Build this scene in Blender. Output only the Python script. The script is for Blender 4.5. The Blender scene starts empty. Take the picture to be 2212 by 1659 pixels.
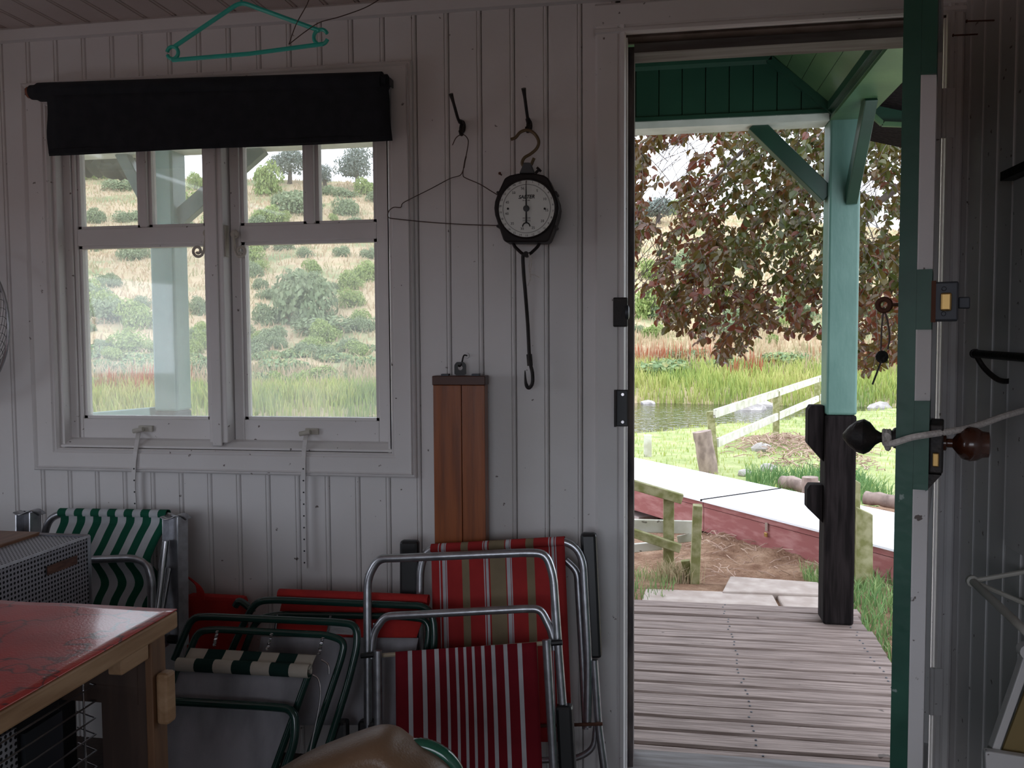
import bpy, bmesh, math, random
import numpy as np
from mathutils import Vector, Matrix, noise as mnoise

random.seed(7); rng = np.random.default_rng(7)
S = bpy.context.scene
COL = S.collection
# ------------------------------------------------------------------ camera
FPX = 1864.5
YAW, PIT, ROL = math.radians(9.48), math.radians(-3.128), math.radians(-0.344)
CAM = Vector((0, -2.3, 1.2))
_f = Vector((-math.sin(YAW)*math.cos(PIT), math.cos(YAW)*math.cos(PIT), math.sin(PIT)))
_r0 = Vector((math.cos(YAW), math.sin(YAW), 0)); _u0 = _r0.cross(_f)
_r = _r0*math.cos(ROL) + _u0*math.sin(ROL); _u = -_r0*math.sin(ROL) + _u0*math.cos(ROL)
cd = bpy.data.cameras.new('camera'); cam = bpy.data.objects.new('camera', cd); COL.objects.link(cam)
cd.sensor_width = 36; cd.lens = 36*FPX/2212; cd.clip_start = .05; cd.clip_end = 600
m = Matrix((_r, _u, -_f)).transposed().to_4x4(); m.translation = CAM
cam.matrix_world = m; S.camera = cam
# ------------------------------------------------------------------ light
S.view_settings.view_transform = 'Standard'; S.view_settings.look = 'None'
S.view_settings.gamma = 1; S.view_settings.use_curve_mapping = False
S.view_settings.exposure = 1.85
S.cycles.use_denoising = True
S.cycles.max_bounces = 10; S.cycles.diffuse_bounces = 6; S.cycles.transparent_max_bounces = 16
S.cycles.sample_clamp_indirect = 6
W = bpy.data.worlds.new('overcast_sky'); S.world = W; W.use_nodes = True
bg = W.node_tree.nodes['Background']; bg.inputs[0].default_value = (0.84, 0.905, 1.02, 1); bg.inputs[1].default_value = 1.0

def portal(loc, rot, sx, sy):
    l = bpy.data.lights.new('window_portal', 'AREA'); l.shape = 'RECTANGLE'; l.size = sx; l.size_y = sy
    l.cycles.is_portal = True
    o = bpy.data.objects.new('window_portal', l); COL.objects.link(o); o.location = loc; o.rotation_euler = rot
    return o
XL, YB = -2.75, -3.6           # hidden side and back walls
ZC = 2.105
LWY = (-2.35, -1.10, .60, 1.52)     # window in the side wall: y0, y1, z0, z1
BWX = (-1.2, 0.45, .60, 1.52)        # window in the back wall: x0, x1, z0, z1
portal((-1.23, .14, 1.37), (-math.pi/2, 0, 0), 1.0, 1.0)
portal((.3, .14, 1.0), (-math.pi/2, 0, 0), .8, 1.95)
portal((XL-.1, (LWY[0]+LWY[1])/2, (LWY[2]+LWY[3])/2), (0, -math.pi/2, 0), LWY[3]-LWY[2], LWY[1]-LWY[0])
portal(((BWX[0]+BWX[1])/2, YB-.1, (BWX[2]+BWX[3])/2), (math.pi/2, 0, 0), BWX[1]-BWX[0], BWX[3]-BWX[2])

# ------------------------------------------------------------------ survey helpers (photo pixel -> point on a real plane)
def ray(px, py): return _f + _r*((px-1106)/FPX) - _u*((py-829.5)/FPX)
def P(px, py, y=0.0, k=0.0):
    """point on the plane y = y + k*z"""
    d = ray(px, py); t = (y + k*CAM.z - CAM.y)/(d.y - k*d.z); return CAM + d*t
def PZ(px, py, z): d = ray(px, py); return CAM + d*((z-CAM.z)/d.z)
def PX(px, py, x): d = ray(px, py); return CAM + d*((x-CAM.x)/d.x)
def L(pts, y=0.0, k=0.0): return [P(a, b, y, k) for a, b in pts]
# ------------------------------------------------------------------ materials
MATS = {}
def nt(name):
    m = bpy.data.materials.new(name); m.use_nodes = True; MATS[name] = m
    t = m.node_tree; return m, t, t.nodes['Principled BSDF'], t.nodes, t.links
def rgba(c): return (c[0], c[1], c[2], 1)
def pm(name, c, rough=.6, metal=0.0, c2=None, scale=8, stretch=(1, 1, 1), lo=.4, hi=.65, bump=0.0, bscale=None, spec=.5, spots=None, coat=0):
    m, t, b, N, K = nt(name)
    b.inputs['Roughness'].default_value = rough; b.inputs['Metallic'].default_value = metal
    b.inputs['Base Color'].default_value = rgba(c); b.inputs['Specular IOR Level'].default_value = spec
    b.inputs['Coat Weight'].default_value = coat
    if c2 or bump or spots:
        tc = N.new('ShaderNodeTexCoord'); mp = N.new('ShaderNodeMapping'); mp.inputs['Scale'].default_value = stretch
        K.new(tc.outputs['Object'], mp.inputs['Vector'])
        nz = N.new('ShaderNodeTexNoise'); nz.inputs['Scale'].default_value = scale; nz.inputs['Detail'].default_value = 6
        K.new(mp.outputs[0], nz.inputs['Vector'])
        col = None
        if c2:
            cr = N.new('ShaderNodeValToRGB'); cr.color_ramp.elements[0].position = lo; cr.color_ramp.elements[1].position = hi
            cr.color_ramp.elements[0].color = rgba(c); cr.color_ramp.elements[1].color = rgba(c2)
            K.new(nz.outputs['Fac'], cr.inputs[0]); col = cr.outputs[0]
        if spots:
            sc_, thr, sc_col = spots
            n2 = N.new('ShaderNodeTexNoise'); n2.inputs['Scale'].default_value = sc_; n2.inputs['Detail'].default_value = 3
            K.new(tc.outputs['Object'], n2.inputs['Vector'])
            r2 = N.new('ShaderNodeValToRGB'); r2.color_ramp.elements[0].position = thr; r2.color_ramp.elements[1].position = thr+.03
            K.new(n2.outputs['Fac'], r2.inputs[0])
            mx = N.new('ShaderNodeMix'); mx.data_type = 'RGBA'; mx.inputs[7].default_value = rgba(sc_col)
            if col: K.new(col, mx.inputs[6])
            else: mx.inputs[6].default_value = rgba(c)
            K.new(r2.outputs[0], mx.inputs[0]); col = mx.outputs[2]
        if col: K.new(col, b.inputs['Base Color'])
        if bump:
            bp = N.new('ShaderNodeBump'); bp.inputs['Strength'].default_value = bump; bp.inputs['Distance'].default_value = .004
            n3 = nz
            if bscale:
                n3 = N.new('ShaderNodeTexNoise'); n3.inputs['Scale'].default_value = bscale; K.new(mp.outputs[0], n3.inputs['Vector'])
            K.new(n3.outputs['Fac'], bp.inputs['Height']); K.new(bp.outputs[0], b.inputs['Normal'])
    return m
def stripes(name, stops, base_rough=.85, vfade=None):
    """cloth striped along the 'su' attribute; stops = [(start, colour), ...]"""
    m, t, b, N, K = nt(name)
    b.inputs['Roughness'].default_value = base_rough; b.inputs['Specular IOR Level'].default_value = .2
    a = N.new('ShaderNodeAttribute'); a.attribute_name = 'su'
    cr = N.new('ShaderNodeValToRGB'); cr.color_ramp.interpolation = 'CONSTANT'
    el = cr.color_ramp.elements
    el[0].position = 0; el[0].color = rgba(stops[0][1])
    el[1].position = stops[1][0]; el[1].color = rgba(stops[1][1])
    for p_, c_ in stops[2:]:
        e = el.new(p_); e.color = rgba(c_)
    K.new(a.outputs['Fac'], cr.inputs[0])
    tc = N.new('ShaderNodeTexCoord'); nz = N.new('ShaderNodeTexNoise'); nz.inputs['Scale'].default_value = 14; nz.inputs['Detail'].default_value = 5
    K.new(tc.outputs['Object'], nz.inputs['Vector'])
    mr = N.new('ShaderNodeMapRange'); mr.inputs[1].default_value = .3; mr.inputs[2].default_value = .7; mr.inputs[3].default_value = .82; mr.inputs[4].default_value = 1.08
    K.new(nz.outputs['Fac'], mr.inputs[0])
    mx = N.new('ShaderNodeMix'); mx.data_type = 'RGBA'; mx.blend_type = 'MULTIPLY'; mx.inputs[0].default_value = 1
    K.new(cr.outputs[0], mx.inputs[6]); K.new(mr.outputs[0], mx.inputs[7]); K.new(mx.outputs[2], b.inputs['Base Color'])
    wv = N.new('ShaderNodeTexNoise'); wv.inputs['Scale'].default_value = 900; K.new(tc.outputs['Object'], wv.inputs['Vector'])
    bp = N.new('ShaderNodeBump'); bp.inputs['Strength'].default_value = .25; bp.inputs['Distance'].default_value = .001
    K.new(wv.outputs['Fac'], bp.inputs['Height']); K.new(bp.outputs[0], b.inputs['Normal'])
    return m
DIRT = (.10, .07, .05)
pm('white_paint', (.72, .70, .70), .45, c2=(.66, .635, .62), scale=2.2, spots=(48, .705, (.16, .13, .12)), bump=.12, bscale=60)
pm('ceiling_paint', (.55, .47, .44), .5, c2=(.48, .40, .37), scale=2, bump=.1, bscale=50)
pm('backing_dark', (.16, .13, .11), .8)
pm('aged_jamb', (.10, .085, .08), .8, c2=(.20, .19, .19), scale=10, stretch=(.5, 5, 5), lo=.35, hi=.75, bump=.5)
pm('unlit_jamb', (.055, .035, .025), .8, c2=(.11, .08, .07), scale=12, bump=.4)
pm('dark_trim', (.12, .095, .085), .8, c2=(.03, .025, .03), scale=25, stretch=(1, 1, .3), bump=.4)
pm('door_green', (.012, .075, .048), .42, c2=(.02, .10, .065), scale=9, bump=.2, bscale=40, spots=(30, .72, (.25, .33, .30)))
pm('porch_green', (.010, .042, .026), .35, c2=(.014, .055, .033), scale=5, bump=.15, bscale=30)
pm('porch_soffit', (.050, .115, .055), .3, c2=(.075, .155, .07), scale=5, bump=.15, bscale=30)
pm('post_teal', (.075, .170, .138), .4, c2=(.10, .205, .168), scale=12, stretch=(1, 1, .4), bump=.25, bscale=45, spots=(60, .74, (.22, .30, .28)))
pm('tar_eave_shade', (.007, .0055, .0055), .85, spec=.08, c2=(.018, .014, .014), scale=16, stretch=(4, 4, .35), bump=.8)
pm('beam_underlight', (.62, .68, .60), .5, c2=(.5, .56, .48), scale=9)
pm('deck_wood', (.135, .095, .080), .75, c2=(.25, .19, .165), scale=9, stretch=(.6, 9, 9), bump=1, spots=(13, .70, (.07, .05, .04)))
pm('fence_wood', (.17, .17, .055), .8, c2=(.33, .31, .17), scale=9, stretch=(2, 2, 2), bump=.7)
pm('fence_pale', (.60, .58, .52), .8, c2=(.44, .42, .33), scale=7, bump=.6, spots=(20, .68, (.16, .14, .11)))
pm('log_bark', (.33, .25, .21), .9, c2=(.18, .13, .11), scale=14, stretch=(1, 1, .5), bump=.9)
pm('box_red', (.25, .075, .07), .6, c2=(.36, .16, .15), scale=8, stretch=(.8, .8, 3), lo=.45, hi=.7, bump=.3)
pm('box_lid', (.80, .80, .82), .35, c2=(.74, .75, .78), scale=3)
pm('stone', (.31, .25, .215), .9, c2=(.41, .345, .305), scale=10, bump=.6)
pm('block_grey', (.30, .24, .22), .9, c2=(.38, .32, .30), scale=15, bump=.6)
pm('navy_cloth', (.006, .008, .012), .9, c2=(.011, .013, .018), scale=30)
pm('wood_end', (.25, .08, .04), .6)
pm('alu', (.52, .53, .56), .32, .9, c2=(.40, .40, .43), scale=40, bump=.1)
pm('steel', (.62, .62, .64), .25, 1)
pm('dark_green_tube', (.008, .035, .028), .22, c2=(.010, .045, .034), scale=10, coat=.4)
pm('bright_green_tube', (.012, .10, .06), .15, coat=.6)
pm('black_plastic', (.012, .012, .013), .38)
pm('black_iron', (.014, .012, .012), .55, .2, bump=.4, bscale=120, c2=(.03, .022, .018), scale=40)
pm('wire_brown', (.09, .06, .05), .55, .5)
pm('brass', (.42, .27, .10), .35, .9)
pm('scale_body', (.008, .0045, .0045), .5, c2=(.013, .008, .007), scale=20, spec=.3)
pm('dull_bronze', (.16, .115, .065), .5, .6)
pm('scale_grey', (.075, .08, .085), .55, .3)
pm('dial_face', (.72, .74, .70), .4)
pm('ink', (.012, .012, .013), .6)
pm('dial_line', (.25, .25, .24), .6)
pm('varnished_wood', (.30, .082, .020), .35, c2=(.17, .045, .012), scale=7, stretch=(7, 7, .5), bump=.15, spots=(9, .72, (.035, .012, .006)))
pm('varnished_dark', (.075, .022, .010), .4, c2=(.05, .015, .007), scale=8, stretch=(1, 4, 4))
pm('cream_rod', (.50, .42, .30), .6)
pm('red_canvas', (.48, .018, .014), .8, c2=(.38, .012, .012), scale=20, bump=.3, bscale=500)
pm('grey_mesh', (.46, .45, .49), .8, c2=(.24, .235, .25), scale=4, stretch=(2.2, 2.2, .8), bump=.5, bscale=700)
pm('label_white', (.55, .55, .56), .7, c2=(.42, .42, .44), scale=120, stretch=(.3, 1, 2))
pm('teal_plastic', (.02, .42, .33), .3)
pm('raw_wood', (.36, .22, .12), .65, c2=(.24, .13, .06), scale=7, stretch=(5, .7, 6), bump=.5, spots=(16, .70, (.10, .045, .02)))
pm('dark_wood', (.035, .018, .012), .6, c2=(.055, .03, .02), scale=9, stretch=(6, 6, .6))
pm('leg_edge', (.15, .07, .03), .6, c2=(.10, .045, .02), scale=9, stretch=(6, 6, .6), bump=.3)
pm('walnut_top', (.22, .10, .05), .4, c2=(.14, .06, .03), scale=9, stretch=(12, .6, 4))
pm('cabinet_black', (.012, .012, .014), .6)  # plain near-black of the heater cabinets
pm('tan_vinyl', (.17, .095, .05), .42, c2=(.24, .15, .095), scale=3, bump=.2, bscale=250)
pm('plate_brown', (.17, .075, .05), .4, c2=(.08, .035, .025), scale=60, stretch=(1, .4, 2))
pm('twine', (.68, .64, .60), .9, c2=(.52, .48, .45), scale=200, bump=.6)
pm('rust', (.10, .035, .018), .8)
pm('knob_brown', (.045, .012, .005), .25, c2=(.07, .02, .008), scale=12, coat=.5)
pm('lock_grey', (.06, .065, .075), .5, .5)
pm('net_cord', (.012, .012, .012), .8)
pm('yellow_board', (.28, .20, .08), .6)
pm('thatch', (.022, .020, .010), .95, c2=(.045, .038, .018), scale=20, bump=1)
pm('bark', (.10, .075, .06), .9, c2=(.06, .045, .04), scale=20, bump=.8)
pm('rock', (.32, .29, .27), .85, c2=(.45, .42, .40), scale=5, bump=.6)
pm('moss_painted', (.55, .53, .48), .5, c2=(.45, .42, .36), scale=5)
# glass: old, dusty, slightly hazy panes
m, t, b, N, K = nt('dusty_glass')
N.remove(b); out = N['Material Output']
tr = N.new('ShaderNodeBsdfTransparent'); df = N.new('ShaderNodeBsdfTranslucent'); gl = N.new('ShaderNodeBsdfGlossy')
df.inputs[0].default_value = (.85, .9, .88, 1); gl.inputs['Roughness'].default_value = .03
tc = N.new('ShaderNodeTexCoord'); nz = N.new('ShaderNodeTexNoise'); nz.inputs['Scale'].default_value = 9; nz.inputs['Detail'].default_value = 9; nz.inputs['Roughness'].default_value = .7
K.new(tc.outputs['Object'], nz.inputs['Vector'])
mr = N.new('ShaderNodeMapRange'); mr.inputs[1].default_value = .35; mr.inputs[2].default_value = .75; mr.inputs[3].default_value = .13; mr.inputs[4].default_value = .27
K.new(nz.outputs['Fac'], mr.inputs[0])
m1 = N.new('ShaderNodeMixShader'); m2 = N.new('ShaderNodeMixShader'); m2.inputs[0].default_value = .04
K.new(mr.outputs[0], m1.inputs[0]); K.new(tr.outputs[0], m1.inputs[1]); K.new(df.outputs[0], m1.inputs[2])
K.new(m1.outputs[0], m2.inputs[1]); K.new(gl.outputs[0], m2.inputs[2]); K.new(m2.outputs[0], out.inputs[0])
# red vinyl with wavy printed lines
m, t, b, N, K = nt('red_vinyl')
b.inputs['Roughness'].default_value = .28; b.inputs['Coat Weight'].default_value = .5; b.inputs['Coat Roughness'].default_value = .12
tc = N.new('ShaderNodeTexCoord'); mp = N.new('ShaderNodeMapping'); mp.inputs['Scale'].default_value = (1, 1, 1)
K.new(tc.outputs['Object'], mp.inputs[0])
wv = N.new('ShaderNodeTexVoronoi'); wv.feature = 'DISTANCE_TO_EDGE'; wv.inputs['Scale'].default_value = 6.5
nz = N.new('ShaderNodeTexNoise'); nz.inputs['Scale'].default_value = 18; nz.inputs['Detail'].default_value = 2
K.new(mp.outputs[0], nz.inputs['Vector'])
ad = N.new('ShaderNodeMix'); ad.data_type = 'RGBA'; ad.blend_type = 'LINEAR_LIGHT'; ad.inputs[0].default_value = .05
K.new(mp.outputs[0], ad.inputs[6]); K.new(nz.outputs['Color'], ad.inputs[7]); K.new(ad.outputs[2], wv.inputs['Vector'])
cr = N.new('ShaderNodeValToRGB'); e = cr.color_ramp.elements; e[0].position = 0; e[0].color = (.06, .008, .01, 1); e[1].position = .03; e[1].color = (.46, .022, .014, 1)
K.new(wv.outputs['Distance'], cr.inputs[0])
n2 = N.new('ShaderNodeTexNoise'); n2.inputs['Scale'].default_value = 7; n2.inputs['Detail'].default_value = 6; K.new(tc.outputs['Object'], n2.inputs['Vector'])
mx = N.new('ShaderNodeMix'); mx.data_type = 'RGBA'; mx.inputs[7].default_value = (.24, .028, .03, 1); K.new(cr.outputs[0], mx.inputs[6])
r2 = N.new('ShaderNodeMapRange'); r2.inputs[1].default_value = .45; r2.inputs[2].default_value = .7; r2.inputs[4].default_value = .6
K.new(n2.outputs['Fac'], r2.inputs[0]); K.new(r2.outputs[0], mx.inputs[0]); K.new(mx.outputs[2], b.inputs['Base Color'])
n4 = N.new('ShaderNodeTexNoise'); n4.inputs['Scale'].default_value = 260; K.new(tc.outputs['Object'], n4.inputs['Vector'])
bp = N.new('ShaderNodeBump'); bp.inputs['Strength'].default_value = .25; bp.inputs['Distance'].default_value = .002
K.new(n4.outputs['Fac'], bp.inputs['Height']); K.new(bp.outputs[0], b.inputs['Normal'])
# perforated aluminium sheet
m, t, b, N, K = nt('perforated_sheet')
b.inputs['Roughness'].default_value = .4; b.inputs['Metallic'].default_value = .55
tc = N.new('ShaderNodeTexCoord')
sp = N.new('ShaderNodeSeparateXYZ'); K.new(tc.outputs['Object'], sp.inputs[0])
def math_n(op, a, bv=None, c=None):
    n = N.new('ShaderNodeMath'); n.operation = op
    for i, v in enumerate((a, bv, c)):
        if v is None: continue
        if isinstance(v, (int, float)): n.inputs[i].default_value = v
        else: K.new(v, n.inputs[i])
    return n.outputs[0]
su = math_n('ADD', sp.outputs[1], sp.outputs[0]); sv = math_n('SUBTRACT', sp.outputs[2], sp.outputs[0])
fa = math_n('SUBTRACT', math_n('FRACT', math_n('MULTIPLY', su, 95)), .5)
fb = math_n('SUBTRACT', math_n('FRACT', math_n('MULTIPLY', sv, 95)), .5)
dd = math_n('SQRT', math_n('ADD', math_n('MULTIPLY', fa, fa), math_n('MULTIPLY', fb, fb)))
hole = math_n('LESS_THAN', dd, .30)
mx = N.new('ShaderNodeMix'); mx.data_type = 'RGBA'; mx.inputs[6].default_value = (.40, .40, .44, 1); mx.inputs[7].default_value = (.006, .006, .008, 1)
K.new(hole, mx.inputs[0]); K.new(mx.outputs[2], b.inputs['Base Color'])
# river
m, t, b, N, K = nt('river_water')
b.inputs['Base Color'].default_value = (.022, .024, .014, 1); b.inputs['Roughness'].default_value = .05; b.inputs['Specular IOR Level'].default_value = .5
tc = N.new('ShaderNodeTexCoord'); mp = N.new('ShaderNodeMapping'); mp.inputs['Scale'].default_value = (1.5, 1, 1); K.new(tc.outputs['Object'], mp.inputs[0])
nz = N.new('ShaderNodeTexNoise'); nz.inputs['Scale'].default_value = 3.2; nz.inputs['Detail'].default_value = 3; K.new(mp.outputs[0], nz.inputs['Vector'])
bp = N.new('ShaderNodeBump'); bp.inputs['Strength'].default_value = .5; bp.inputs['Distance'].default_value = .10
K.new(nz.outputs['Fac'], bp.inputs['Height']); K.new(bp.outputs[0], b.inputs['Normal'])
# terrain: colour carried by where the lawn, earth and dry hillside grow
def ground_mat(name, cols, scales, bump=.5):
    m, t, b, N, K = nt(name); b.inputs['Roughness'].default_value = .95; b.inputs['Specular IOR Level'].default_value = .1
    tc = N.new('ShaderNodeTexCoord')
    nz = N.new('ShaderNodeTexNoise'); nz.inputs['Scale'].default_value = scales[0]; nz.inputs['Detail'].default_value = 7; nz.inputs['Roughness'].default_value = .65
    K.new(tc.outputs['Object'], nz.inputs['Vector'])
    cr = N.new('ShaderNodeValToRGB'); el = cr.color_ramp.elements
    n = len(cols)
    el[0].position = .32; el[0].color = rgba(cols[0]); el[1].position = .68; el[1].color = rgba(cols[-1])
    for i, c in enumerate(cols[1:-1]):
        q = el.new(.32 + .36*(i+1)/(n-1)); q.color = rgba(c)
    K.new(nz.outputs['Fac'], cr.inputs[0]); K.new(cr.outputs[0], b.inputs['Base Color'])
    n2 = N.new('ShaderNodeTexNoise'); n2.inputs['Scale'].default_value = scales[1]; n2.inputs['Detail'].default_value = 4; K.new(tc.outputs['Object'], n2.inputs['Vector'])
    bp = N.new('ShaderNodeBump'); bp.inputs['Strength'].default_value = bump; bp.inputs['Distance'].default_value = .05
    K.new(n2.outputs['Fac'], bp.inputs['Height']); K.new(bp.outputs[0], b.inputs['Normal'])
    return m
ground_mat('earth', [(.15, .080, .050), (.235, .140, .090), (.35, .235, .16)], (5, 30), 1)
ground_mat('lawn_grass', [(.22, .28, .10), (.33, .37, .16), (.44, .45, .24)], (2.5, 25), .8)
ground_mat('hill_grass', [(.17, .22, .11), (.27, .29, .15), (.46, .36, .24), (.40, .33, .20), (.22, .27, .13)], (.16, 3), .8)  # pale tones hold the distance haze over the hillside
def leaf_mat(name, cols, rough=.5, spec=.4, trans=.25):
    m, t, b, N, K = nt(name); b.inputs['Roughness'].default_value = rough; b.inputs['Specular IOR Level'].default_value = spec
    a = N.new('ShaderNodeAttribute'); a.attribute_name = 'su'
    cr = N.new('ShaderNodeValToRGB'); el = cr.color_ramp.elements
    el[0].position = 0; el[0].color = rgba(cols[0]); el[1].position = 1; el[1].color = rgba(cols[-1])
    for i, c in enumerate(cols[1:-1]):
        q = el.new((i+1)/(len(cols)-1)); q.color = rgba(c)
    K.new(a.outputs['Fac'], cr.inputs[0]); K.new(cr.outputs[0], b.inputs['Base Color'])
    if trans:
        tl = N.new('ShaderNodeBsdfTranslucent'); K.new(cr.outputs[0], tl.inputs[0])
        mx = N.new('ShaderNodeMixShader'); mx.inputs[0].default_value = trans
        K.new(b.outputs[0], mx.inputs[1]); K.new(tl.outputs[0], mx.inputs[2]); K.new(mx.outputs[0], N['Material Output'].inputs[0])
    return m
leaf_mat('beech_leaf', [(.060, .075, .014), (.085, .080, .016), (.100, .068, .016), (.125, .055, .018), (.145, .040, .020)], .26, .55, .34)
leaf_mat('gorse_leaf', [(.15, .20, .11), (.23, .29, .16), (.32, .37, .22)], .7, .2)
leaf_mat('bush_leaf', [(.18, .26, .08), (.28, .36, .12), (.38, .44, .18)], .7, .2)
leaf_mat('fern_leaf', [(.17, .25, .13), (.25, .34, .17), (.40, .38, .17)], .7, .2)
leaf_mat('far_leaf_haze', [(.16, .19, .17), (.24, .27, .24)], .8, .1)  # distance haze is put into these pale grey-green leaf colours
leaf_mat('grass_blade', [(.19, .28, .08), (.38, .44, .12), (.52, .49, .20)], .7, .2)
leaf_mat('lush_blade', [(.10, .20, .07), (.17, .28, .10), (.30, .37, .15)], .6, .2)
leaf_mat('dry_blade', [(.40, .31, .20), (.54, .41, .28), (.29, .30, .15)], .8, .1)
leaf_mat('dock_spike', [(.30, .09, .05), (.40, .16, .09)], .8, .1)
leaf_mat('dead_twig', [(.22, .14, .10), (.40, .28, .22), (.50, .38, .30)], .9, .1, 0)
W_ = (.55, .55, .58); R_ = (.41, .034, .034); BG = (.27, .21, .13); DR = (.20, .010, .018)
def seq(x0, x1, base, bands):
    s = [(0, base)]
    for a, b2, c in bands:
        s.append(((a-x0)/(x1-x0), c)); s.append(((b2-x0)/(x1-x0), base))
    return s
stripes('cloth_red_beige', seq(917, 1720, R_, [(964, 970, W_), (980, 1000, W_), (1003, 1010, W_), (1100, 1145, BG), (1231, 1238, W_), (1245, 1262, W_), (1270, 1365, BG), (1369, 1391, W_), (1396, 1403, W_), (1490, 1535, BG), (1624, 1631, W_), (1639, 1656, W_), (1661, 1668, W_)]))
stripes('cloth_red_pin', seq(703, 1560, DR, [(778, 805, W_), (867, 892, W_), (944, 968, W_), (1011, 1031, W_), (1069, 1087, W_), (1121, 1135, W_), (1171, 1187, W_), (1227, 1246, W_), (1287, 1309, W_), (1361, 1385, W_), (1444, 1470, W_)]))
GR = (.008, .095, .055); WG = (.52, .54, .57); DG = (.010, .035, .030); CR = (.52, .47, .40)
stripes('cloth_green_white', [(i/13, GR if i % 2 == 0 else WG) for i in range(13)])
stripes('cloth_band', [(i/7, CR if i % 2 == 0 else DG) for i in range(7)])
stripes('cloth_band_shift', [(i/7, CR if i % 2 == 0 else DG) for i in range(7)])
# ------------------------------------------------------------------ mesh helpers
class MB:
    def __init__(s): s.v = []; s.f = []; s.a = []
    def add(s, vs, fs, at=None):
        n = len(s.v); s.v += [tuple(v) for v in vs]; s.f += [tuple(i+n for i in q) for q in fs]
        s.a += list(at) if at is not None else [0.0]*len(vs); return s
    def box(s, x0, x1, y0, y1, z0, z1):
        x0, x1 = sorted((x0, x1)); y0, y1 = sorted((y0, y1)); z0, z1 = sorted((z0, z1))
        return s.add([(x, y, z) for x in (x0, x1) for y in (y0, y1) for z in (z0, z1)],
                     [(0, 1, 3, 2), (4, 6, 7, 5), (0, 4, 5, 1), (2, 3, 7, 6), (0, 2, 6, 4), (1, 5, 7, 3)])
    def prism(s, poly, d):
        """poly: list of Vectors (planar), d: extrusion Vector"""
        n = len(poly); poly = [Vector(p) for p in poly]; d = Vector(d)
        vs = poly + [p+d for p in poly]
        fs = [tuple(range(n))[::-1], tuple(range(n, 2*n))] + [(i, (i+1) % n, n+(i+1) % n, n+i) for i in range(n)]
        return s.add(vs, fs)
    def bar(s, a, b, w, h, up=(0, 0, 1)):
        a, b = Vector(a), Vector(b); d = (b-a).normalized(); up = Vector(up); sx = d.cross(up).normalized(); sy = sx.cross(d)
        q = [a+sx*(i*w/2)+sy*(j*h/2) for i, j in ((-1, -1), (1, -1), (1, 1), (-1, 1))]
        return s.prism(q, b-a)
    def tube(s, pts, r, seg=8, closed=False, cap=True, flat=1.0):
        pts = [Vector(p) for p in pts]; n = len(pts); rs = r if isinstance(r, (list, tuple)) else [r]*n
        T = []
        for i in range(n):
            a = pts[(i-1) % n] if (closed or i > 0) else pts[i]; b = pts[(i+1) % n] if (closed or i < n-1) else pts[i]
            d = b-a; T.append(d.normalized() if d.length > 1e-9 else Vector((0, 0, 1)))
        nrm = T[0].orthogonal().normalized(); vs = []; fs = []
        for i in range(n):
            if i:
                q = T[i-1].rotation_difference(T[i]); nrm = q @ nrm
            nrm = (nrm - T[i]*nrm.dot(T[i])).normalized(); bn = T[i].cross(nrm)
            for k in range(seg):
                an = 2*math.pi*k/seg; vs.append(pts[i] + (nrm*math.cos(an) + bn*math.sin(an)*flat)*rs[i])
        m_ = n if closed else n-1
        for i in range(m_):
            j = (i+1) % n
            for k in range(seg):
                fs.append((i*seg+k, i*seg+(k+1) % seg, j*seg+(k+1) % seg, j*seg+k))
        if cap and not closed:
            fs.append(tuple(range(seg))[::-1]); fs.append(tuple((n-1)*seg+k for k in range(seg)))
        return s.add(vs, fs)
    def lathe(s, prof, o, d, seg=20):
        """prof: [(distance along d, radius)]"""
        o = Vector(o); d = Vector(d).normalized(); a = d.orthogonal().normalized(); b = d.cross(a); vs = []; fs = []
        for t_, r in prof:
            for k in range(seg):
                an = 2*math.pi*k/seg; vs.append(o + d*t_ + (a*math.cos(an)+b*math.sin(an))*max(r, 1e-5))
        for i in range(len(prof)-1):
            for k in range(seg): fs.append((i*seg+k, i*seg+(k+1) % seg, (i+1)*seg+(k+1) % seg, (i+1)*seg+k))
        fs.append(tuple(range(seg))[::-1]); fs.append(tuple((len(prof)-1)*seg+k for k in range(seg)))
        return s.add(vs, fs)
    def grid(s, fn, nu, nv, at=None):
        vs = []; A = []
        for j in range(nv+1):
            for i in range(nu+1):
                u, v = i/nu, j/nv; vs.append(fn(u, v)); A.append(at(u, v) if at else u)
        fs = [(j*(nu+1)+i, j*(nu+1)+i+1, (j+1)*(nu+1)+i+1, (j+1)*(nu+1)+i) for j in range(nv) for i in range(nu)]
        return s.add(vs, fs, A)
    def mesh(s, name, smooth=False):
        me = bpy.data.meshes.new(name); me.from_pydata(s.v, [], s.f)
        at = me.attributes.new('su', 'FLOAT', 'POINT'); at.data.foreach_set('value', np.array(s.a, dtype=np.float32))
        bm = bmesh.new(); bm.from_mesh(me); bmesh.ops.recalc_face_normals(bm, faces=bm.faces); bm.to_mesh(me); bm.free()
        if smooth:
            me.polygons.foreach_set('use_smooth', [True]*len(me.polygons))
            me.set_sharp_from_angle(angle=math.radians(40))
        return me
    def build(s, name, mat, parent=None, smooth=False, bevel=0, solid=0, label=None):
        return put(name, s.mesh(name, smooth), mat, parent, bevel, solid, label)
def put(name, me, mat, parent=None, bevel=0, solid=0, label=None):
    o = bpy.data.objects.new(name, me); COL.objects.link(o)
    if mat and not me.materials: me.materials.append(MATS[mat])
    if parent: adopt(o, parent)
    if bevel:
        b_ = o.modifiers.new('bevel', 'BEVEL'); b_.width = bevel; b_.segments = 2; b_.limit_method = 'ANGLE'
    if solid:
        b_ = o.modifiers.new('thickness', 'SOLIDIFY'); b_.thickness = solid; b_.offset = 0
    if label: o['label'] = label
    return o
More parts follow.
